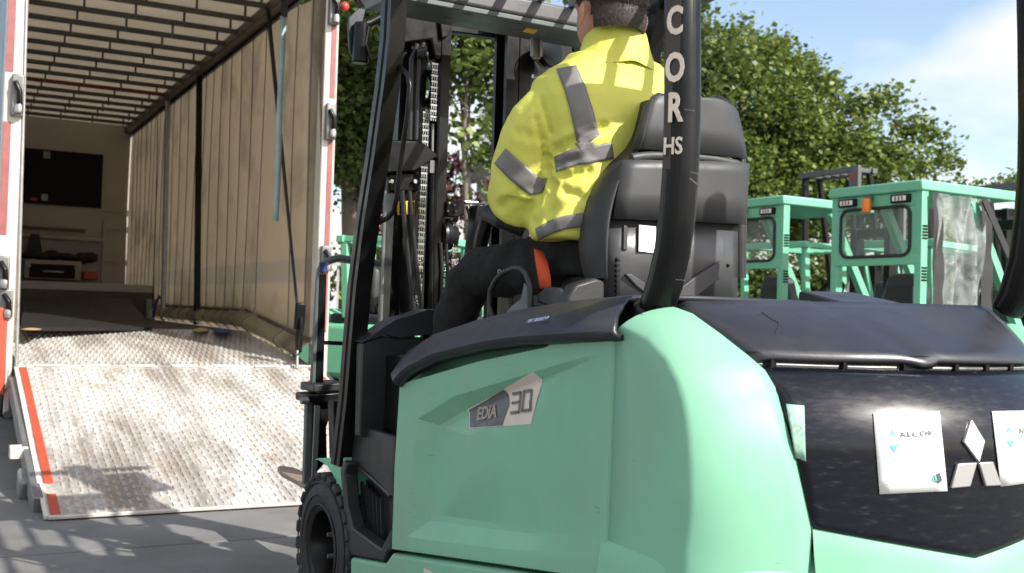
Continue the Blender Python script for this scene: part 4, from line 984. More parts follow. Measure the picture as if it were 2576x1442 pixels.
ypoly([(771, 1012), (791, 1010), (786, 1215), (765, 1220)], by - .03, .03, 'backrest_leg', 'greygreen', .004)
ypoly([(792, 1012), (836, 1008), (834, 1040), (822, 1075), (824, 1160), (788, 1200)], by - .06, .05, 'carriage_side', 'black', .006)
MB().beam(Y(798, 1020, by - .09), Y(790, 1200, by - .09), .010, .02).build('carriage_flange', 'dull', fk)
ypoly([(838, 1010), (880, 1005), (872, 1160), (842, 1160)], .20, .06, 'outer_channel', 'black', .004)
# forks
for x0 in (None, .36):
    tip = Z(700, 1180, .33); xx = tip.x + .02 if x0 is None else x0
    w2 = .055
    m = MB()
    pts = [(xx - w2, .42), (xx - w2, tip.y - .16), (xx - w2 * .55, tip.y - .02), (xx - w2 * .2, tip.y + .015), (xx + w2 * .35, tip.y + .01), (xx + w2 * .8, tip.y - .05), (xx + w2, tip.y - .22), (xx + w2, .42)]
    m.prism([(x, y, .30 + (y - .4) * .02) for x, y in pts], (0, 0, .022)).box((xx, .44, .52), (.10, .035, .46))
    m.build('fork', 'fork', fk, bevel=.004)
# --- wheels
def wheel(cx_, y, r, wdt, s, nm):
    R = r; root = MB().lathe([(R * .50, -wdt * .42), (R * .62, -wdt * .50), (R * .80, -wdt * .52), (R * .92, -wdt * .46), (R * .985, -wdt * .36), (R * .985, wdt * .36), (R * .92, wdt * .46), (R * .80, wdt * .52), (R * .62, wdt * .5), (R * .50, wdt * .42)], (0, 0, 0), (1, 0, 0), 56).build(nm, 'rubber', fk, smooth=50)
    root.location = (cx_, y, r)
    for q in (.56, .70, .86):
        MB().lathe([(R * q, -wdt * .505), (R * (q + .012), -wdt * .535), (R * (q + .03), -wdt * .505)], (0, 0, 0), (1, 0, 0), 56, False).build('tyre_ring', 'rubber', root, smooth=50)
    for k in range(26):
        a = 2 * math.pi * k / 26
        for sd_ in (-1, 1):
            aa = a + (.12 if sd_ > 0 else 0); rot = Matrix.Rotation(aa, 3, 'X')
            m = MB().box((sd_ * wdt * .27, 0, R * .965), (wdt * .48, R * .165, R * .075), None).box((sd_ * wdt * .462, 0, R * .935), (wdt * .06, R * .15, R * .08), None)
            m.v = [tuple(rot @ Vector(v)) for v in m.v]; m.build('tread_lug', 'rubber', root, bevel=.005, smooth=30)
    rim = MB().lathe([(R * .0, -wdt * .10), (R * .16, -wdt * .12), (R * .20, -wdt * .02), (R * .40, wdt * .05), (R * .455, -wdt * .30), (R * .49, -wdt * .44), (R * .52, -wdt * .46), (R * .52, wdt * .42), (0, wdt * .42)], (0, 0, 0), (1, 0, 0), 44, False).build('rim', 'black', root, smooth=40)
    for k in range(6):
        a = 2 * math.pi * k / 6 + .4
        MB().lathe([(0, -.03), (.008, -.03), (.011, 0), (0, 0)], (-wdt * .02, R * .29 * math.cos(a), R * .29 * math.sin(a)), (1, 0, 0), 6, False).build('wheel_nut', 'dull', rim)
    return root
wheel(SX + .085, 0, .2625, .17, 1, 'drive_wheel'); wheel(.545, 0, .2625, .17, 1, 'drive_wheel')
wheel(SX + .12, -1.42, .22, .15, 1, 'steer_wheel'); wheel(.50, -1.42, .22, .15, 1, 'steer_wheel')
MB().box((.02, -.1, .42), (.66, .5, .3)).build('drive_axle', 'black', fk)
MB().box((.02, -.9, .42), (.7, 1.4, .3)).build('chassis', 'black', fk)
# ================================================================== DRIVER
pn = thing('person', 'seated driver in lime hi vis jacket and black trousers seen from behind', 'person', FK)
def baked(mb, name, m, parent, voxel, smooth_it=6, extra=None):
    o = mb.build(name, m, None, smooth=0, clean=False)
    r = o.modifiers.new('r', 'REMESH'); r.mode = 'VOXEL'; r.voxel_size = voxel
    s = o.modifiers.new('s', 'SMOOTH'); s.factor = .6; s.iterations = smooth_it
    if extra: extra(o)
    me = bpy.data.meshes.new_from_object(o.evaluated_get(bpy.context.evaluated_depsgraph_get()))
    me.name = name; old = o.data; o.modifiers.clear(); o.data = me
    me.shade_smooth(); o.parent = parent; return o
def ringloft(mb, rings, seg=28):
    """rings: (centre, half width, half depth, yaw)"""
    R = []
    for c, a, b, yw in rings:
        rot = Matrix.Rotation(yw, 3, 'Z'); r = []
        for k in range(seg):
            t = 2 * math.pi * k / seg; ct, st = math.cos(t), math.sin(t)
            e = .8
            r.append(c + rot @ Vector((math.copysign(abs(ct) ** e, ct) * a, math.copysign(abs(st) ** e, st) * b, 0)))
        R.append(r)
    base = [v for r in R for v in r]; n = seg
    fs = [(i * n + j, i * n + (j + 1) % n, (i + 1) * n + (j + 1) % n, (i + 1) * n + j) for i in range(len(R) - 1) for j in range(n)]
    fs += [tuple(range(n - 1, -1, -1)), tuple((len(R) - 1) * n + j for j in range(n))]
    return mb.add(base, fs)
DY = -.985
def D(px, py, dy=0): return Y(px, py, DY + dy)
def hw(px0, px1, py, dy=0): return (D(px1, py, dy) - D(px0, py, dy)).x / 2
yaw = math.radians(6)
head_c = D(1541, 14, .0)
hwid = hw(1461, 1622, 20) * .93
# body (skin): head, neck, hands, simple limbs under the clothes
b = MB()
b.ell(head_c + Vector((0, .01, .045)), (hwid * .97, hwid * 1.20, hwid * 1.12), None, 24, 16)
b.ell(head_c + Vector((0, .045, -.045)), (hwid * .72, hwid * .86, hwid * .95), None, 20, 12)
b.tube([D(1548, 150), D(1545, 70, .01), D(1542, 10, .015)], [.062, .064, .064], 16)
b.ell(head_c + Vector((0, .155, -.03)), (.014, .022, .022), None, 8, 6)
for sx_ in (-1, 1):
    e = head_c + Vector((sx_ * hwid * 1.02, -.004, -.040)); rot = Matrix.Rotation(sx_ * .55, 3, 'Z') @ Matrix.Rotation(.15, 3, 'X')
    b.ell(e, (.010, .020, .034), rot, 12, 10); b.ell(e + Vector((0, .01, -.03)), (.008, .012, .014), rot, 8, 6)
    b.ell(head_c + Vector((sx_ * .034, .128, .012)), (.013, .010, .009), None, 8, 6)
b.ell(head_c + Vector((0, .128, -.085)), (.026, .014, .010), None, 8, 6)
b.tube([D(1548, 190, .02), D(1540, 300, .01), D(1540, 420), D(1520, 640)], [.05, .09, .11, .11], 14)
def hand(w0, fw, side):
    fw = fw.normalized(); sd_ = fw.cross(Vector((0, 0, 1))).normalized(); up = sd_.cross(fw)
    b.tube([w0 - fw * .10, w0, w0 + fw * .03], [.030, .024, .027], 10)
    b.tube([w0 + fw * .02, w0 + fw * .075], [.032, .034], 10, flat=.7)
    for k, L in enumerate((.062, .070, .066, .052)):
        o_ = w0 + fw * .075 + sd_ * ((k - 1.5) * .0165)
        b.tube([o_ - fw * .01, o_ + fw * L * .45 + up * .004, o_ + fw * L * .70 - up * .018, o_ + fw * L * .62 - up * .040], [.0085, .0085, .008, .0065], 8)
    t0 = w0 + fw * .03 + sd_ * side * .03
    b.tube([t0, t0 + fw * .03 + sd_ * side * .018, t0 + fw * .05 + sd_ * side * .006 - up * .02], [.0105, .0095, .0075], 8)
wristL = D(1262, 452, .40); wristR = D(1600, 470, .45)
hand(wristL, Vector((.25, .9, .12)), 1); hand(wristR, Vector((-.1, 1, 0)), -1)
b.tube([D(1372, 275), D(1325, 490, .09), wristL], [.05, .042, .028], 10)
b.tube([D(1725, 290), D(1800, 480, .1), wristR], [.05, .042, .028], 10)
b.tube([D(1440, 640, .05), D(1190, 690, .52), D(1150, 850, .56), D(1150, 1080, .58)], [.075, .055, .045, .035], 12)
b.tube([D(1600, 650, .05), D(1420, 690, .52), D(1400, 850, .56), D(1400, 1080, .58)], [.075, .055, .045, .035], 12)
b.tube([D(1520, 560), D(1520, 680, .02)], [.13, .14], 14)
body = baked(b, 'body', 'skin', pn, .0075, 4)
# hair: skull cap plus many short strands
cap = MB().ell(head_c + Vector((0, .002, .050)), (hwid * 1.0, hwid * 1.22, hwid * 1.16), None, 72, 54)
def hairline(v):
    p = Vector(v) - head_c
    if p.y > .075 and p.z < .075: return False
    lo = -.092 if p.y < -.03 else -.06 + (p.y + .03) * .6
    
    for q in (-1, 1):
        if (p - Vector((q * hwid, .006, -.036))).length < .034: return False
    return p.z > lo
cap.ell(head_c + Vector((0, .0, -.045)), (hwid * .93, hwid * 1.0, hwid * 1.05), None, 72, 50)
keep = [f for f in cap.f if all(hairline(cap.v[i]) for i in f)]
cap.f = keep
hr = cap.build('hair', 'hair', pn, smooth=60)
st = MB(); random.seed(3)
P = [Vector(v) for v in cap.v]
tri = []
for f in keep:
    q = [P[i] for i in f]; tri.append((q, ((q[1] - q[0]).cross(q[2] - q[0])).length))
wts = [t[1] for t in tri]
for q, a in random.choices(tri, wts, k=9000):
    u, v = random.random(), random.random(); p = q[0].lerp(q[1], u).lerp(q[3 if len(q) > 3 else 2].lerp(q[2], u), v)
    nn = (p - (head_c + Vector((0, 0, .0)))).normalized(); d = (nn * .7 + Vector((random.gauss(0, .3), random.gauss(0, .3), -.45 + random.gauss(0, .3)))).normalized()
    L = .007 + .006 * max(0, min(1, (p.z - head_c.z + .07) / .12)); sd_ = d.cross(nn).normalized() * .0006 if d.cross(nn).length > 1e-3 else Vector((.0006, 0, 0))
    st.add([p - sd_, p + sd_, p + d * L], [(0, 1, 2)])
o = st.build('strands', 'hair', hr, smooth=0, clean=False); o['kind'] = 'stuff'
# trousers
b = MB()
ringloft(b, [(D(1530, 700, .02), .185, .15, yaw), (D(1525, 640, .02), .180, .145, yaw), (D(1520, 570, .0), .165, .13, yaw)])
b.tube([D(1450, 672, .02), D(1330, 672, .25), D(1210, 690, .46), D(1168, 720, .52)], [.098, .092, .082, .072], 18)
b.tube([D(1180, 705, .50), D(1150, 790, .54), D(1125, 900, .55), D(1130, 1080, .56)], [.076, .074, .068, .056], 16)
b.tube([D(1610, 670, .02), D(1500, 675, .3), D(1410, 690, .5)], [.098, .09, .075], 16)
b.tube([D(1410, 690, .5), D(1395, 800, .54), D(1390, 1060, .56)], [.075, .07, .056], 16)
def fold(o):
    t = bpy.data.textures.new('folds', 'CLOUDS'); t.noise_scale = .09; d = o.modifiers.new('d', 'DISPLACE'); d.texture = t; d.strength = .028; d.texture_coords = 'LOCAL'
tz = baked(b, 'trousers', 'trouser', pn, .010, 5, fold)
for px in ((1257, 684),): MB().lathe([(.004, -.002), (.0085, -.002), (.0085, .002), (.004, .002)], X(px[0], px[1], D(1257, 684, .36).x - .085), (1, .2, .1), 12).build('button', 'dull', tz)
# boots on the floor plate
for px in (1135, 1392):
    c = D(px, 1080, .58)
    c.z = .56
    MB().prism([c + Vector((-.045, -.10, 0)), c + Vector((.045, -.10, 0)), c + Vector((.05, .10, 0)), c + Vector((.03, .17, 0)), c + Vector((-.03, .17, 0)), c + Vector((-.05, .10, 0))], (0, 0, .10)).build('boot', 'black', pn, bevel=.02)
# jacket
b = MB()
T_ = lambda l, r, y, dpt, dy=0, e=0: (D((l + r) / 2, y, dy), hw(l, r, y, dy), dpt, yaw)
ringloft(b, [T_(1352, 1700, 615, .135), T_(1346, 1706, 570, .150), T_(1360, 1708, 520, .155), T_(1366, 1712, 475, .158), T_(1372, 1712, 430, .152), T_(1366, 1720, 380, .158), T_(1352, 1736, 320, .160), T_(1345, 1740, 270, .152, .005), T_(1352, 1728, 228, .135, .01), T_(1390, 1700, 196, .115, .015), T_(1425, 1668, 172, .098, .02), T_(1440, 1656, 150, .085, .02)], 36)
b.tube([D(1378, 262, .0), D(1352, 300, .02), D(1330, 360, .05), D(1312, 430, .08), D(1306, 500, .09)], [.068, .082, .090, .094, .085], 20)
b.tube([D(1312, 440, .07), D(1306, 505, .10), D(1290, 490, .20), D(1278, 470, .30), D(1268, 458, .37)], [.085, .088, .078, .064, .045], 18)
b.tube([D(1710, 262, .0), D(1745, 330, .03), D(1785, 430, .05), D(1802, 500, .07)], [.07, .08, .082, .072], 18)
b.tube([D(1790, 470, .07), D(1795, 510, .12), D(1730, 490, .28), D(1640, 475, .40)], [.075, .074, .062, .048], 16)
def folds2(o):
    t = bpy.data.textures.new('jfolds', 'CLOUDS'); t.noise_scale = .16; t.noise_depth = 1; d = o.modifiers.new('d', 'DISPLACE'); d.texture = t; d.strength = .016; d.mid_level = .5; d.texture_coords = 'LOCAL'
    t = bpy.data.textures.new('jfolds2', 'CLOUDS'); t.noise_scale = .045; t.noise_depth = 2; d = o.modifiers.new('d2', 'DISPLACE'); d.texture = t; d.strength = .005; d.mid_level = .5; d.texture_coords = 'LOCAL'
jk = baked(b, 'jacket', 'hivis', pn, .0085, 5, folds2)
# creases pressed into the cloth: waist fold, back fold, arm pit
creases = [((1345, 560), (1400, 525), .010, .016), ((1350, 300), (1392, 470), .012, .010), ((1392, 470), (1380, 560), .014, .014), ((1400, 372), (1520, 318), .013, .013), ((1385, 395), (1440, 362), .012, .012),
           ((1400, 455), (1480, 430), .012, .014), ((1400, 470), (1470, 500), .010, .012), ((1362, 250), (1386, 330), .006, .008), ((1480, 160), (1640, 150), .006, .010), ((1380, 420), (1450, 400), .008, .012), ((1260, 520), (1330, 470), .006, .014), ((1300, 330), (1360, 350), .005, .012)]
camL = FK.inv @ Vector((0, 0, HC))
bvh = BVHTree.FromPolygons([v.co for v in jk.data.vertices], [p.vertices for p in jk.data.polygons])
def hit(px, py):
    d = (D(px, py) - camL).normalized(); h = bvh.ray_cast(camL, d); return h[0], h[1]
for (p, q, dep_, wd_) in creases:
    line = [hit(p[0] + (q[0] - p[0]) * k / 12, p[1] + (q[1] - p[1]) * k / 12 + 4 * math.sin(k * 1.3)) for k in range(13)]
    line = [(h, n) for h, n in line if h is not None]
    for v in jk.data.vertices:
        best = min(line, key=lambda hn: (hn[0] - v.co).length_squared); ds = (best[0] - v.co).length
        if ds < wd_ * 3:
            f = math.exp(-(ds / wd_) ** 2); g_ = math.exp(-((ds - wd_ * 1.7) / wd_) ** 2)
            v.co -= best[1] * (dep_ * f - dep_ * .35 * g_)
jk.data.update()
bvh = BVHTree.FromPolygons([v.co for v in jk.data.vertices], [p.vertices for p in jk.data.polygons])
def strip(name, center, half, m='tape', par=jk, lift=.0035, steps=28, across=6):
    """tape laid on the cloth: centre line and half width given in the view, surface found by casting onto the jacket"""
    def interp(t):
        f = t * (len(center) - 1); i = min(int(f), len(center) - 2); u = f - i
        return (center[i][0] + (center[i + 1][0] - center[i][0]) * u, center[i][1] + (center[i + 1][1] - center[i][1]) * u), (half[i][0] + (half[i + 1][0] - half[i][0]) * u, half[i][1] + (half[i + 1][1] - half[i][1]) * u)
    rows = []
    for k in range(steps + 1):
        (cx_, cy_), (hx2, hy2) = interp(k / steps); row = []
        for s in range(across + 1):
            u = 2 * s / across - 1; h, n = hit(cx_ + hx2 * u, cy_ + hy2 * u)
            if h is None: row = None; break
            row.append(h + n * lift)
        if row: rows.append(row)
    if len(rows) > 1: return MB().grid(rows).build(name, m, par, smooth=80, solid=.0012, off=1)
strip('reflective_tape', [(1425, 172), (1447, 226), (1464, 284), (1477, 340), (1483, 356)], [(24, -5), (25, -8), (26, -10), (27, -12), (24, -14)])
strip('reflective_tape', [(1260, 393), (1300, 432), (1345, 470), (1372, 468)], [(14, -19), (14, -22), (13, -22), (6, -18)])
strip('reflective_tape', [(1398, 415), (1440, 398), (1490, 388), (1540, 378)], [(2, 19), (3, 20), (3, 21), (3, 21)])
strip('reflective_tape', [(1470, 360), (1482, 378), (1478, 392)], [(22, -4), (18, -4), (12, -2)])
strip('reflective_tape', [(1352, 590), (1385, 572), (1420, 560), (1470, 552), (1540, 548)], [(3, 13), (4, 15), (3, 16), (1, 17), (1, 17)])
for k in range(14):   # seam of the sleeve
    pass
sm = [hit(1340 + 0 * k, 222) for k in range(1)]
seam = [hit(x, y) for x, y in ((1342, 226), (1362, 255), (1378, 292), (1386, 330), (1394, 378))]
seam = [h + n * .001 for h, n in seam if h]
if len(seam) > 2: MB().tube(seam, .0022, 6).build('sleeve_seam', 'hivis', jk)
# collar
def colr(px, py, dy): return D(px, py, dy)
rows = []
cc = D(1548, 125, .01)
for i, (z_, ra_, rb_, lift) in enumerate(((D(1548, 172).z, .148, .118, 0), (D(1548, 150).z, .136, .110, .0), (D(1548, 120).z, .118, .100, 0), (D(1548, 90).z, .106, .094, 0), (D(1548, 76).z, .101, .091, 0), (D(1548, 71).z, .097, .087, 0), (D(1548, 84).z, .093, .083, 0), (D(1548, 130).z, .090, .080, 0))):
    r = []
    for k in range(33):
        a = math.pi * (.62 + 1.76 * k / 32) ; a = a  # open at the front
        fr_ = max(0, math.sin(a)); wv = .003 * math.sin(k * 1.7 + i)
        r.append(Vector((cc.x + (ra_ + wv) * math.cos(a), cc.y + .01 + (rb_ + wv) * math.sin(a), z_ - .075 * max(0, math.sin(a) + .15) * (1 if i < 7 else .6) - .012 * abs(math.cos(a)) * (i < 6) + .004 * math.sin(k * .9 + i * .7))))
    rows.append(r)
MB().grid(rows).build('collar', 'hivis', jk, smooth=80, solid=.004, sub=1)

# ================================================================== PARKED FORKLIFTS
def cabtruck(frame, label, w_, L_, zr, film, group):
    t = thing('parked_forklift', label, 'forklift', frame, group=group)
    x0, x1 = -w_, 0.0; G = 'greenlid'
    def B(c, s, nm, m, bv=.006, par=t, rot=None): return MB().box(c, s, rot).build(nm, m, par, bevel=bv)
    B(((x0 + x1) / 2, L_ / 2, zr - .03), (w_ + .03, L_ + .06, .075), 'cab_roof', G, .012)
    for x in (x0 + .03, x1 - .03):
        MB().beam((x, .03, 1.0), (x, .03, zr - .06), .06, .07, (0, 1, 0)).build('cab_post', G, t, bevel=.006)
        MB().beam((x, L_ * .55, zr - .1), (x, L_ + .22, .95), .07, .06, (1, 0, 0)).build('cab_post', G, t, bevel=.006)
    zw0, zw1 = zr - .53, zr - .17
    B(((x0 + x1) / 2, .01, (zr - .07 + zw1) / 2), (w_ - .12, .03, zr - .07 - zw1), 'rear_panel', G)
    B(((x0 + x1) / 2, .01, zw0 - .03), (w_ - .06, .035, .075), 'rear_bar', G)
    for x in (x0 + .085, x1 - .085): B((x, .012, (zw0 + zw1) / 2), (.06, .03, zw1 - zw0), 'rear_panel', G)
    a, b_ = x0 + .10, x1 - .10; r = .07; P = []
    for (cx2, cz2, a0) in ((b_ - r, zw1 - r, 0), (a + r, zw1 - r, 90), (a + r, zw0 + r, 180), (b_ - r, zw0 + r, 270)):
        for k in range(6): q = math.radians(a0 + 18 * k); P.append(Vector((cx2 + r * math.cos(q), -.008, cz2 + r * math.sin(q))))
    MB().tube(P, .013, 8, True).build('window_seal', 'rubber', t)
    MB().add([p + Vector((0, .012, 0)) for p in P], [tuple(range(len(P)))]).build('window_pane', 'glass', t, smooth=0)
    for x in (x0 + .17, x1 - .18):
        l = B((x, -.012, zr - .115), (.17, .04, .06), 'tail_lamp', 'black'); B((x, -.034, zr - .115), (.12, .01, .036), 'lens', 'lamp', .002, l)
        for k in range(3): B((x - .03 + k * .03, -.040, zr - .115), (.012, .004, .03), 'red_cell', 'redtape', 0, l)
    bc = MB().lathe([(0, -.05), (.030, -.05), (.034, -.02), (.030, .05), (0, .055)], ((x0 + x1) / 2 - .03, -.06, zr - .15), (0, 0, 1), 16, False).build('beacon', 'amber', t)
    B(((x0 + x1) / 2 - .03, -.04, zr - .09), (.05, .06, .02), 'beacon_bracket', 'dull', .002, bc)
    for k in range(5):
        B((x1 + .003, .03, zr - .32 + k * -.022), (.006, .05, .012), 'vent_slot', 'blackboard', 0)
        B((x1 + .003, .03, zr - .62 + k * -.022), (.006, .05, .012), 'vent_slot', 'blackboard', 0)
    # seat, hood, body, wheels
    s = MB().prism([(-w_ / 2 + dx, .30, z) for dx, z in ((-.19, 1.08), (.19, 1.08), (.20, 1.30), (.15, 1.46), (.10, 1.50), (-.10, 1.50), (-.15, 1.46), (-.20, 1.30))], (0, .12, .0)).build('seat_back', 'seat', t, bevel=.03)
    B((-w_ / 2, .285, 1.26), (.26, .02, .28), 'seat_shell', 'dark', .01, s)
    B((-w_ / 2, .42, 1.08), (.42, .4, .12), 'seat_cushion', 'dark', .03)
    B((-w_ / 2, .40, .98), (w_ - .1, .75, .12), 'hood', 'navy', .02)
    B((-w_ / 2, .35, .66), (w_, .9, .56), 'body', G, .05)
    B((-w_ / 2, -.25, .70), (w_ * .98, .45, .66), 'counterweight', G, .12)
    B((-w_ / 2, 1.15, .62), (w_, .30, .5), 'dash', 'dark', .05)
    MB().tube([Vector((-w_ / 2 + .15 * math.cos(q), 1.0 + .07 * math.sin(q), 1.36 + .13 * math.sin(q))) for q in [2 * math.pi * k / 20 for k in range(20)]], .014, 8, True).build('steering_wheel', 'black', t)
    MB().beam((-w_ / 2, 1.18, 1.0), (-w_ / 2, 1.0, 1.36), .05, .05).build('steering_column', 'dark', t)
    for x in (x0 + .06, x1 - .06):
        for y, rr in ((-.12, .22), (1.25, .28)):
            wv = MB().lathe([(rr * .5, -.08), (rr * .9, -.085), (rr, -.06), (rr, .06), (rr * .9, .085), (rr * .5, .08)], (x, y, rr), (1, 0, 0), 28).build('wheel', 'rubber', t)
            MB().lathe([(0, -.04), (rr * .5, -.05), (rr * .52, .05), (0, .04)], (x, y, rr), (1, 0, 0), 20, False).build('rim', 'whitepaint', wv)
    for x in (-w_ / 2 - .2, -w_ / 2 + .2): B((x, 1.55, 1.05), (.07, .12, 1.9), 'mast_channel', 'black')
    B((-w_ / 2, 1.55, 1.95), (.45, .08, .08), 'mast_crosshead', 'black')
    for x in (-w_ / 2 - .2, -w_ / 2 + .2): B((x, 2.2, .10), (.10, 1.0, .035), 'fork', 'fork')
    if film:
        rows = []
        for i in range(15):
            z = zr - .08 - i * .075; row = []
            for k in range(25):
                u = k / 24; y = .10 + u * (L_ * .62)
                row.append((x1 + .012 + .022 * math.sin(u * 15 + i * .35) + .014 * math.sin(u * 37 + i * .2) + .01 * math.sin(i * .9 + u * 4), y + .02 * math.sin(i * .5 + u * 3), z))
            rows.append(row)
        MB().grid(rows).build('clear_curtain', 'film', t, smooth=80)
        for (y0, y1) in ((.06, .15), (L_ * .58, L_ * .68)):
            MB().grid([[(x1 + .03 + .01 * math.sin(i), y0 + .03 * math.sin(i * .3), zr - .08 - i * .1), (x1 + .035 - .01 * math.sin(i * 2), y1 + .05 * math.sin(i * .25), zr - .08 - i * .1)] for i in range(12)]).build('curtain_border', 'dark', t, smooth=80)
        MB().beam((x1 + .03, L_ * .62, zr - .09), (x1 + .03, L_ + .25, 1.2), .06, .02, (1, 0, 0)).build('curtain_flap', 'dark', t)
    return t
GP = 'forklifts parked in a row beyond the yard'
FA = Frame(60, (2.9015, 7.663, 0)); cabtruck(FA, 'parked green cab forklift with clear plastic side curtain and amber beacon', .85, 1.02, 2.14, True, GP)
FB = Frame(60, (2.2275, 8.90, 0)); cabtruck(FB, 'parked green cab forklift with open side, half hidden behind the black seat back', .85, 1.02, 2.14, False, GP)
def plaintruck(loc, az, label, w_=1.05, zr=2.15, mast=2.1, post='black', roofm='beam', badge_=False, gd=1.1):
    fr = Frame(az, loc); t = thing('parked_forklift', label, 'forklift', fr, group=GP); G = 'greenlid'
    def B(c, s, nm, m, bv=.006, par=t): return MB().box(c, s).build(nm, m, par, bevel=bv)
    for x in (-w_ / 2 + .06, w_ / 2 - .06):
        MB().beam((x, .1, 1.0), (x, .05, zr), .06, .08, (0, 1, 0)).build('guard_post', post, t, bevel=.008)
        MB().beam((x, gd + .35, .8), (x, gd - .05, zr), .06, .07, (1, 0, 0)).build('guard_post', post, t, bevel=.008)
        MB().beam((x, 0, zr), (x, gd, zr), .07, .06).build('guard_rail', roofm, t, bevel=.008)
    for k in range(6): MB().beam((-w_ / 2 + .12 + k * (w_ - .24) / 5, .05, zr), (-w_ / 2 + .12 + k * (w_ - .24) / 5, gd, zr), .03, .04).build('roof_bar', roofm, t)
    B((0, .02, zr), (w_, .08, .07), 'guard_beam', roofm); B((0, gd, zr), (w_, .08, .07), 'guard_beam', roofm)
    B((0, .35, .66), (w_, 1.3, .56), 'body', G, .06); B((0, -.35, .72), (w_ * .98, .5, .72), 'counterweight', G, .14); B((0, .35, .99), (w_ - .1, .9, .10), 'hood', 'navy', .03)
    B((0, .25, 1.28), (.42, .12, .50), 'seat_back', 'seat', .05); B((0, .48, 1.09), (.42, .4, .12), 'seat_cushion', 'dark', .04)
    B((0, 1.3, .7), (w_, .25, .5), 'dash', 'dark', .05)
    MB().tube([Vector((.15 * math.cos(q), 1.0 + .07 * math.sin(q), 1.32 + .13 * math.sin(q))) for q in [2 * math.pi * k / 20 for k in range(20)]], .014, 8, True).build('steering_wheel', 'black', t)
    for x in (-w_ / 2 + .06, w_ / 2 - .06):
        for y, rr in ((-.2, .24), (1.3, .29)):
            wv = MB().lathe([(rr * .5, -.08), (rr * .9, -.085), (rr, -.06), (rr, .06), (rr * .9, .085), (rr * .5, .08)], (x, y, rr), (1, 0, 0), 28).build('wheel', 'rubber', t)
            rm = MB().lathe([(0, -.05), (rr * .25, -.06), (rr * .5, -.02), (rr * .52, .05), (0, .04)], (x, y, rr), (1, 0, 0), 20, False).build('rim', 'black', wv)
            MB().ell((x - .09 if x < 0 else x + .09, y, rr), (.02, .03, .03), None, 10, 6).build('hub_cap', 'whitepaint', t)
    for x in (-.26, .26): MB().box((x, 1.62, mast / 2 + .05), (.08, .14, mast)).build('mast_channel', 'black', t, bevel=.006)
    for x in (-.15, .15): MB().box((x, 1.60, mast / 2), (.04, .05, mast * .96)).build('lift_chain', 'dull', t)
    B((0, 1.62, mast), (.6, .10, .09), 'mast_crosshead', 'black'); B((0, 1.62, mast * .55), (.6, .10, .09), 'mast_crosshead', 'black')
    for x in (-.2, .2): B((x, 2.25, .10), (.10, 1.0, .035), 'fork', 'fork')
    for k in range(4): MB().beam((-.36 + k * .24, 1.76, .2), (-.36 + k * .24, 1.76, 1.15), .03, .03).build('backrest_bar', 'black', t)
    if badge_:
        B((w_ / 2 + .02, -.02, zr - .24), (.16, .06, .55), 'end_panel', 'beam', .01)
        for k, (dx, dz) in enumerate(((0, .04), (-.025, 0), (.025, 0))):
            c = Vector((w_ / 2 + .02 + dx, -.054, zr - .12 + dz)); MB().prism([c + Vector(q) for q in ((0, 0, .04), (.022, 0, 0), (0, 0, -.03), (-.022, 0, 0))], (0, .004, 0)).build('badge_diamond', 'redpaint', t, smooth=0)
    return t
def place(px, D_): p = WD.at(px, 800, 1, D_); return (p.x, D_, 0)
plaintruck(place(2070, 14.0), 62, 'parked dark forklift with tall guard and small red diamonds rising behind the green cabs', 1.0, 3.05, 3.0, 'black', 'beam', True, .35)
plaintruck(place(2225, 11.6), 62, 'parked forklift with flat dark overhead guard showing behind the nearest green cab roof', 1.0, 2.56, 2.4, 'black')
plaintruck(place(2490, 10.6), 62, 'parked forklift at the far right, only its sloping dark guard roof showing', 1.0, 2.48, 2.3, 'black')
plaintruck(place(905, 11.4), 112, 'parked mint green forklift seen through the load backrest beside the trailer post', 1.0, 1.80, 1.6, 'greenlid', 'greenlid')
plaintruck(place(1085, 12.5), 40, 'parked mint green forklift glimpsed between the lift chains of the mast', 1.0, 1.85, 1.7, 'greenlid', 'greenlid')

plaintruck(place(1935, 12.6), 55, 'parked mint green forklift seen through the rear window of the open sided cab', 1.05, 1.98, 1.8, 'greenlid', 'greenlid')
plaintruck(place(2215, 10.4), 48, 'parked mint green forklift seen through the rear window of the nearest cab', 1.05, 1.88, 1.7, 'greenlid', 'greenlid')
plaintruck(place(2420, 13.2), 55, 'parked mint green forklift behind the clear plastic curtain of the nearest cab', 1.05, 2.0, 1.8, 'greenlid', 'greenlid')

# ================================================================== FENCE, BUILDING, TREES
fe = thing('steel_fence', 'pale grey steel railing fence behind the trailer and parked forklifts', 'fence', WD)
for x in np.arange(-4.6, -1.2, .13):
    MB().box((x, 15.5, 1.0), (.03, .03, 1.75)).build('picket', 'fence', fe, smooth=0)
for z in (.35, 1.72): MB().box((-2.9, 15.47, z), (3.5, .04, .06)).build('fence_rail', 'fence', fe)
bd = thing('office_building', 'pale grey multi storey building behind the trees with a flat canopy', 'building', WD)
bx0, bx1, bz = -2.2, 12.0, 15.0
MB().box(((bx0 + bx1) / 2, 66, bz / 2), (bx1 - bx0, 12, bz)).build('wall', 'render', bd)
MB().box(((bx0 + bx1) / 2, 66, bz + .2), (bx1 - bx0 + .6, 12.6, .4)).build('roof', 'dull', bd)
for i in range(4):
    for j in range(6):
        f = MB().box((bx0 + 1.4 + j * 2.3, 59.97, 2.2 + i * 3.4), (1.3, .10, 1.7)).build('window', 'whitepaint', bd)
        MB().box((bx0 + 1.4 + j * 2.3, 59.90, 2.2 + i * 3.4), (1.14, .03, 1.54)).build('pane', 'window', f)
MB().box((-1.2, 56.5, 8.35), (3.4, 7, .35)).build('canopy', 'dull', bd)
for x in (-2.4, -.2): MB().box((x, 54, 4.1), (.3, .3, 8.2)).build('canopy_column', 'dull', bd)

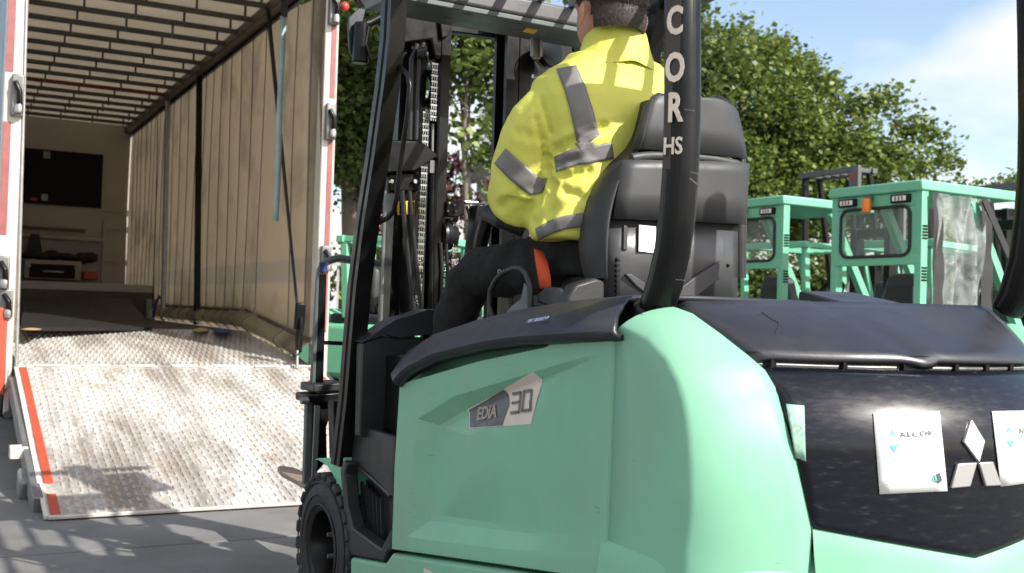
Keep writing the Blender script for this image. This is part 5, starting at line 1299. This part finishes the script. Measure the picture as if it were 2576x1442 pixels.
def tree(name, label, base, hgt, trunk_r, lobes, nleaf, size, m, limbs, seed, fork_h=.3, lean=0, group='trees along the yard'):
    rg = np.random.default_rng(seed); random.seed(seed)
    t = thing(name, label, 'tree', None, base, 0, group)
    b = MB(); top = Vector((lean, 0, hgt * .8)); pts = [Vector((0, 0, -.1)), Vector((lean * .2 + .06, .05, hgt * .25)), Vector((lean * .5 - .08, -.05, hgt * .5)), top]
    b.tube(pts, [trunk_r * 1.15, trunk_r * .85, trunk_r * .6, trunk_r * .15], 10)
    for (lx, ly, lz, rx, ry_, rz) in limbs or [l for l in lobes if l[3] > .25]:
        h0 = hgt * fork_h + random.random() * hgt * .25; p0 = Vector((lean * h0 / hgt, 0, h0)); p3 = Vector((lx, ly, lz))
        mid = p0.lerp(p3, .5) + Vector((random.uniform(-.3, .3), random.uniform(-.3, .3), random.uniform(0, .5)))
        b.tube([p0, mid, p3], [trunk_r * .42, trunk_r * .25, trunk_r * .07], 7)
        for q in range(5):
            e = p3 + Vector((random.uniform(-1, 1) * rx, random.uniform(-1, 1) * ry_, random.uniform(-.6, 1) * rz)) * .8
            s = mid.lerp(p3, random.random()); b.tube([s, s.lerp(e, .5) + Vector((0, 0, .1)), e], [trunk_r * .12, trunk_r * .07, trunk_r * .02], 5)
    b.build('trunk', 'bark', t, smooth=60)
    V = []; tot = sum(l[3] * l[4] * l[5] for l in lobes); 
    for (lx, ly, lz, rx, ry_, rz) in lobes:
        n_ = max(210, int(nleaf * rx * ry_ * rz / tot)); nc = max(8, n_ // 34)
        d = rg.normal(size=(nc, 3)); d /= np.linalg.norm(d, axis=1)[:, None]; rr = rg.uniform(.35, 1.08, nc) ** .6
        cc_ = d * rr[:, None] * np.array([rx, ry_, rz]) + np.array([lx, ly, lz])
        idx = rg.integers(0, nc, n_); p = cc_[idx] + rg.normal(size=(n_, 3)) * np.array([.19, .19, .13]) * (size / .14) ** .5
        V.append(p)
    p = np.concatenate(V); n_ = len(p)
    nrm = rg.normal(size=(n_, 3)); nrm[:, 2] = np.abs(nrm[:, 2]) + .5; nrm /= np.linalg.norm(nrm, axis=1)[:, None]
    u = np.cross(nrm, rg.normal(size=(n_, 3))); u /= np.linalg.norm(u, axis=1)[:, None]; v = np.cross(nrm, u)
    s = size * rg.uniform(.6, 1.25, n_)[:, None]
    q = np.stack([p - u * s * .5, p - u * s * .1 + v * s * .42 - nrm * s * .08, p + u * s * .55, p - u * s * .1 - v * s * .42 - nrm * s * .08], 1).reshape(-1, 3)
    me = bpy.data.meshes.new('crown'); me.vertices.add(n_ * 4); me.vertices.foreach_set('co', q.ravel().astype(np.float32))
    me.loops.add(n_ * 4); me.loops.foreach_set('vertex_index', np.arange(n_ * 4, dtype=np.int32)); me.polygons.add(n_)
    me.polygons.foreach_set('loop_start', np.arange(0, n_ * 4, 4, dtype=np.int32)); me.update(calc_edges=True); me.validate()
    me.materials.append(M[m]); o = bpy.data.objects.new('crown', me); COL.objects.link(o); o.parent = t; o['kind'] = 'stuff'
    return t
# thin upright shoots along the skyline of the big maple
SHOOTS = []
for vx, vy, rz_ in ((1795, 75, .35), (1848, 45, .55), (1872, 90, .4), (1930, 92, .4), (1985, 110, .45), (2012, 160, .3), (2060, 182, .35), (2098, 225, .3), (2150, 210, .45), (2185, 235, .4), (2232, 205, .5), (2262, 265, .4), (2300, 292, .35), (2338, 318, .35), (2360, 372, .3)):
    SHOOTS.append(((vx - 1288) / 2710 * 25 - 5.2, -.2, HC + (782 + .0314 * (vx - 1288) - vy) / 2710 * 25 - rz_ * .9, .20, .22, rz_))
# broad maple behind the parked forklifts
tree('maple_tree', 'broad dense green maple rising behind the parked forklifts on the right', (5.2, 25, 0), 8.2, .28,
     [(-.2, 0, 5.9, 2.2, 2.2, 1.8), (-2.0, 0, 5.1, 1.9, 2, 1.8), (1.6, .2, 4.7, 1.7, 2, 1.5), (3.1, 0, 4.2, 1.4, 1.6, 1.2), (.2, -.5, 3.9, 2.8, 1.8, 1.1), (-3.2, .2, 5.6, 1.5, 1.6, 1.6), (4.1, 0, 3.5, .8, 1.0, .8), (2.4, .4, 5.2, .6, .7, .7), (3.4, .2, 4.9, .5, .6, .5), (.1, 0, 7.3, .5, .6, .7), (-1.4, 0, 6.8, .7, .7, .6), (1.0, .2, 6.5, .6, .6, .7)] + SHOOTS, 76000, .135, 'leaf', None, 11)
tree('maple_tree', 'dense green maple between the trailer post and the mast, pale trunk below', (-2.95, 19, 0), 9, .20,
     [(-.3, 0, 6.4, 1.5, 1.8, 1.9), (.3, 0, 5.0, 1.1, 1.4, 1.5), (-.6, .2, 4.6, 1.2, 1.4, 1.2), (.1, 0, 3.7, .9, 1.0, .8), (.9, .3, 6.9, 1.0, 1.0, 1.0)], 34000, .12, 'leafdark', None, 12, .25)
tree('plane_tree', 'slender open crowned tree seen through the mast, sky showing between its leaves', (-.75, 16.5, 0), 7.5, .06,
     [(-.25, 0, 5.5, .75, .6, .45), (.45, 0, 5.2, .6, .6, .5), (-.1, 0, 4.7, .5, .5, .35), (.55, .1, 4.2, .40, .4, .4), (-.45, 0, 4.1, .30, .3, .35), (.2, 0, 3.5, .3, .3, .3), (.5, 0, 2.6, .28, .3, .3), (-.1, 0, 6.3, 1.0, .8, .5)], 5600, .15, 'leafbright', None, 13, .42)
tree('maple_tree', 'green tree behind the driver and right mast channel', (2.1, 23, 0), 8.5, .22,
     [(-.6, 0, 6.3, 1.5, 1.5, 1.5), (.9, 0, 6.5, 1.5, 1.5, 1.6), (.2, 0, 4.8, 1.6, 1.4, 1.3)], 16000, .16, 'leafdark', None, 14)
tree('copper_tree', 'small copper purple tree behind the lift chains', (-1.75, 22, 0), 4.6, .09,
     [(-.3, 0, 3.5, .7, .7, .7), (.5, 0, 3.1, .5, .5, .5), (.55, 0, 4.2, .45, .4, .3), (-.8, 0, 3.0, .6, .6, .8), (.0, 0, 2.2, .9, .6, .5)], 5200, .13, 'leafpurple', None, 15)
tree('hedge', 'low dark green hedge behind the row of parked forklifts', (6.5, 21, 0), 2.6, .03,
     [(-3.6, 0, 1.2, 1.1, .6, 1.2), (-2.0, 0, 1.3, 1.1, .6, 1.2), (-.4, 0, 1.2, 1.1, .6, 1.3), (1.2, 0, 1.3, 1.1, .6, 1.2), (2.8, 0, 1.2, 1.1, .6, 1.2), (4.2, 0, 1.2, 1.1, .6, 1.2)], 60000, .12, 'leafdark', None, 21)
tree('young_tree', 'wispy distant tree just showing past the end of the big maple', (10.9, 27, 0), 4.6, .06,
     [(0, 0, 4.3, .6, .5, .4), (.7, 0, 4.5, .3, .3, .3), (-.4, 0, 3.5, .8, .6, .6), (1.5, 0, 4.7, .25, .2, .18)], 2600, .13, 'leaf', None, 16)
tree('bush', 'low light green shrub at the foot of the pale maple trunk', (-2.4, 17.8, 0), 2.2, .04,
     [(0, 0, 1.5, .55, .5, .6), (.4, 0, 1.1, .5, .4, .5)], 2500, .11, 'leaf', None, 17)
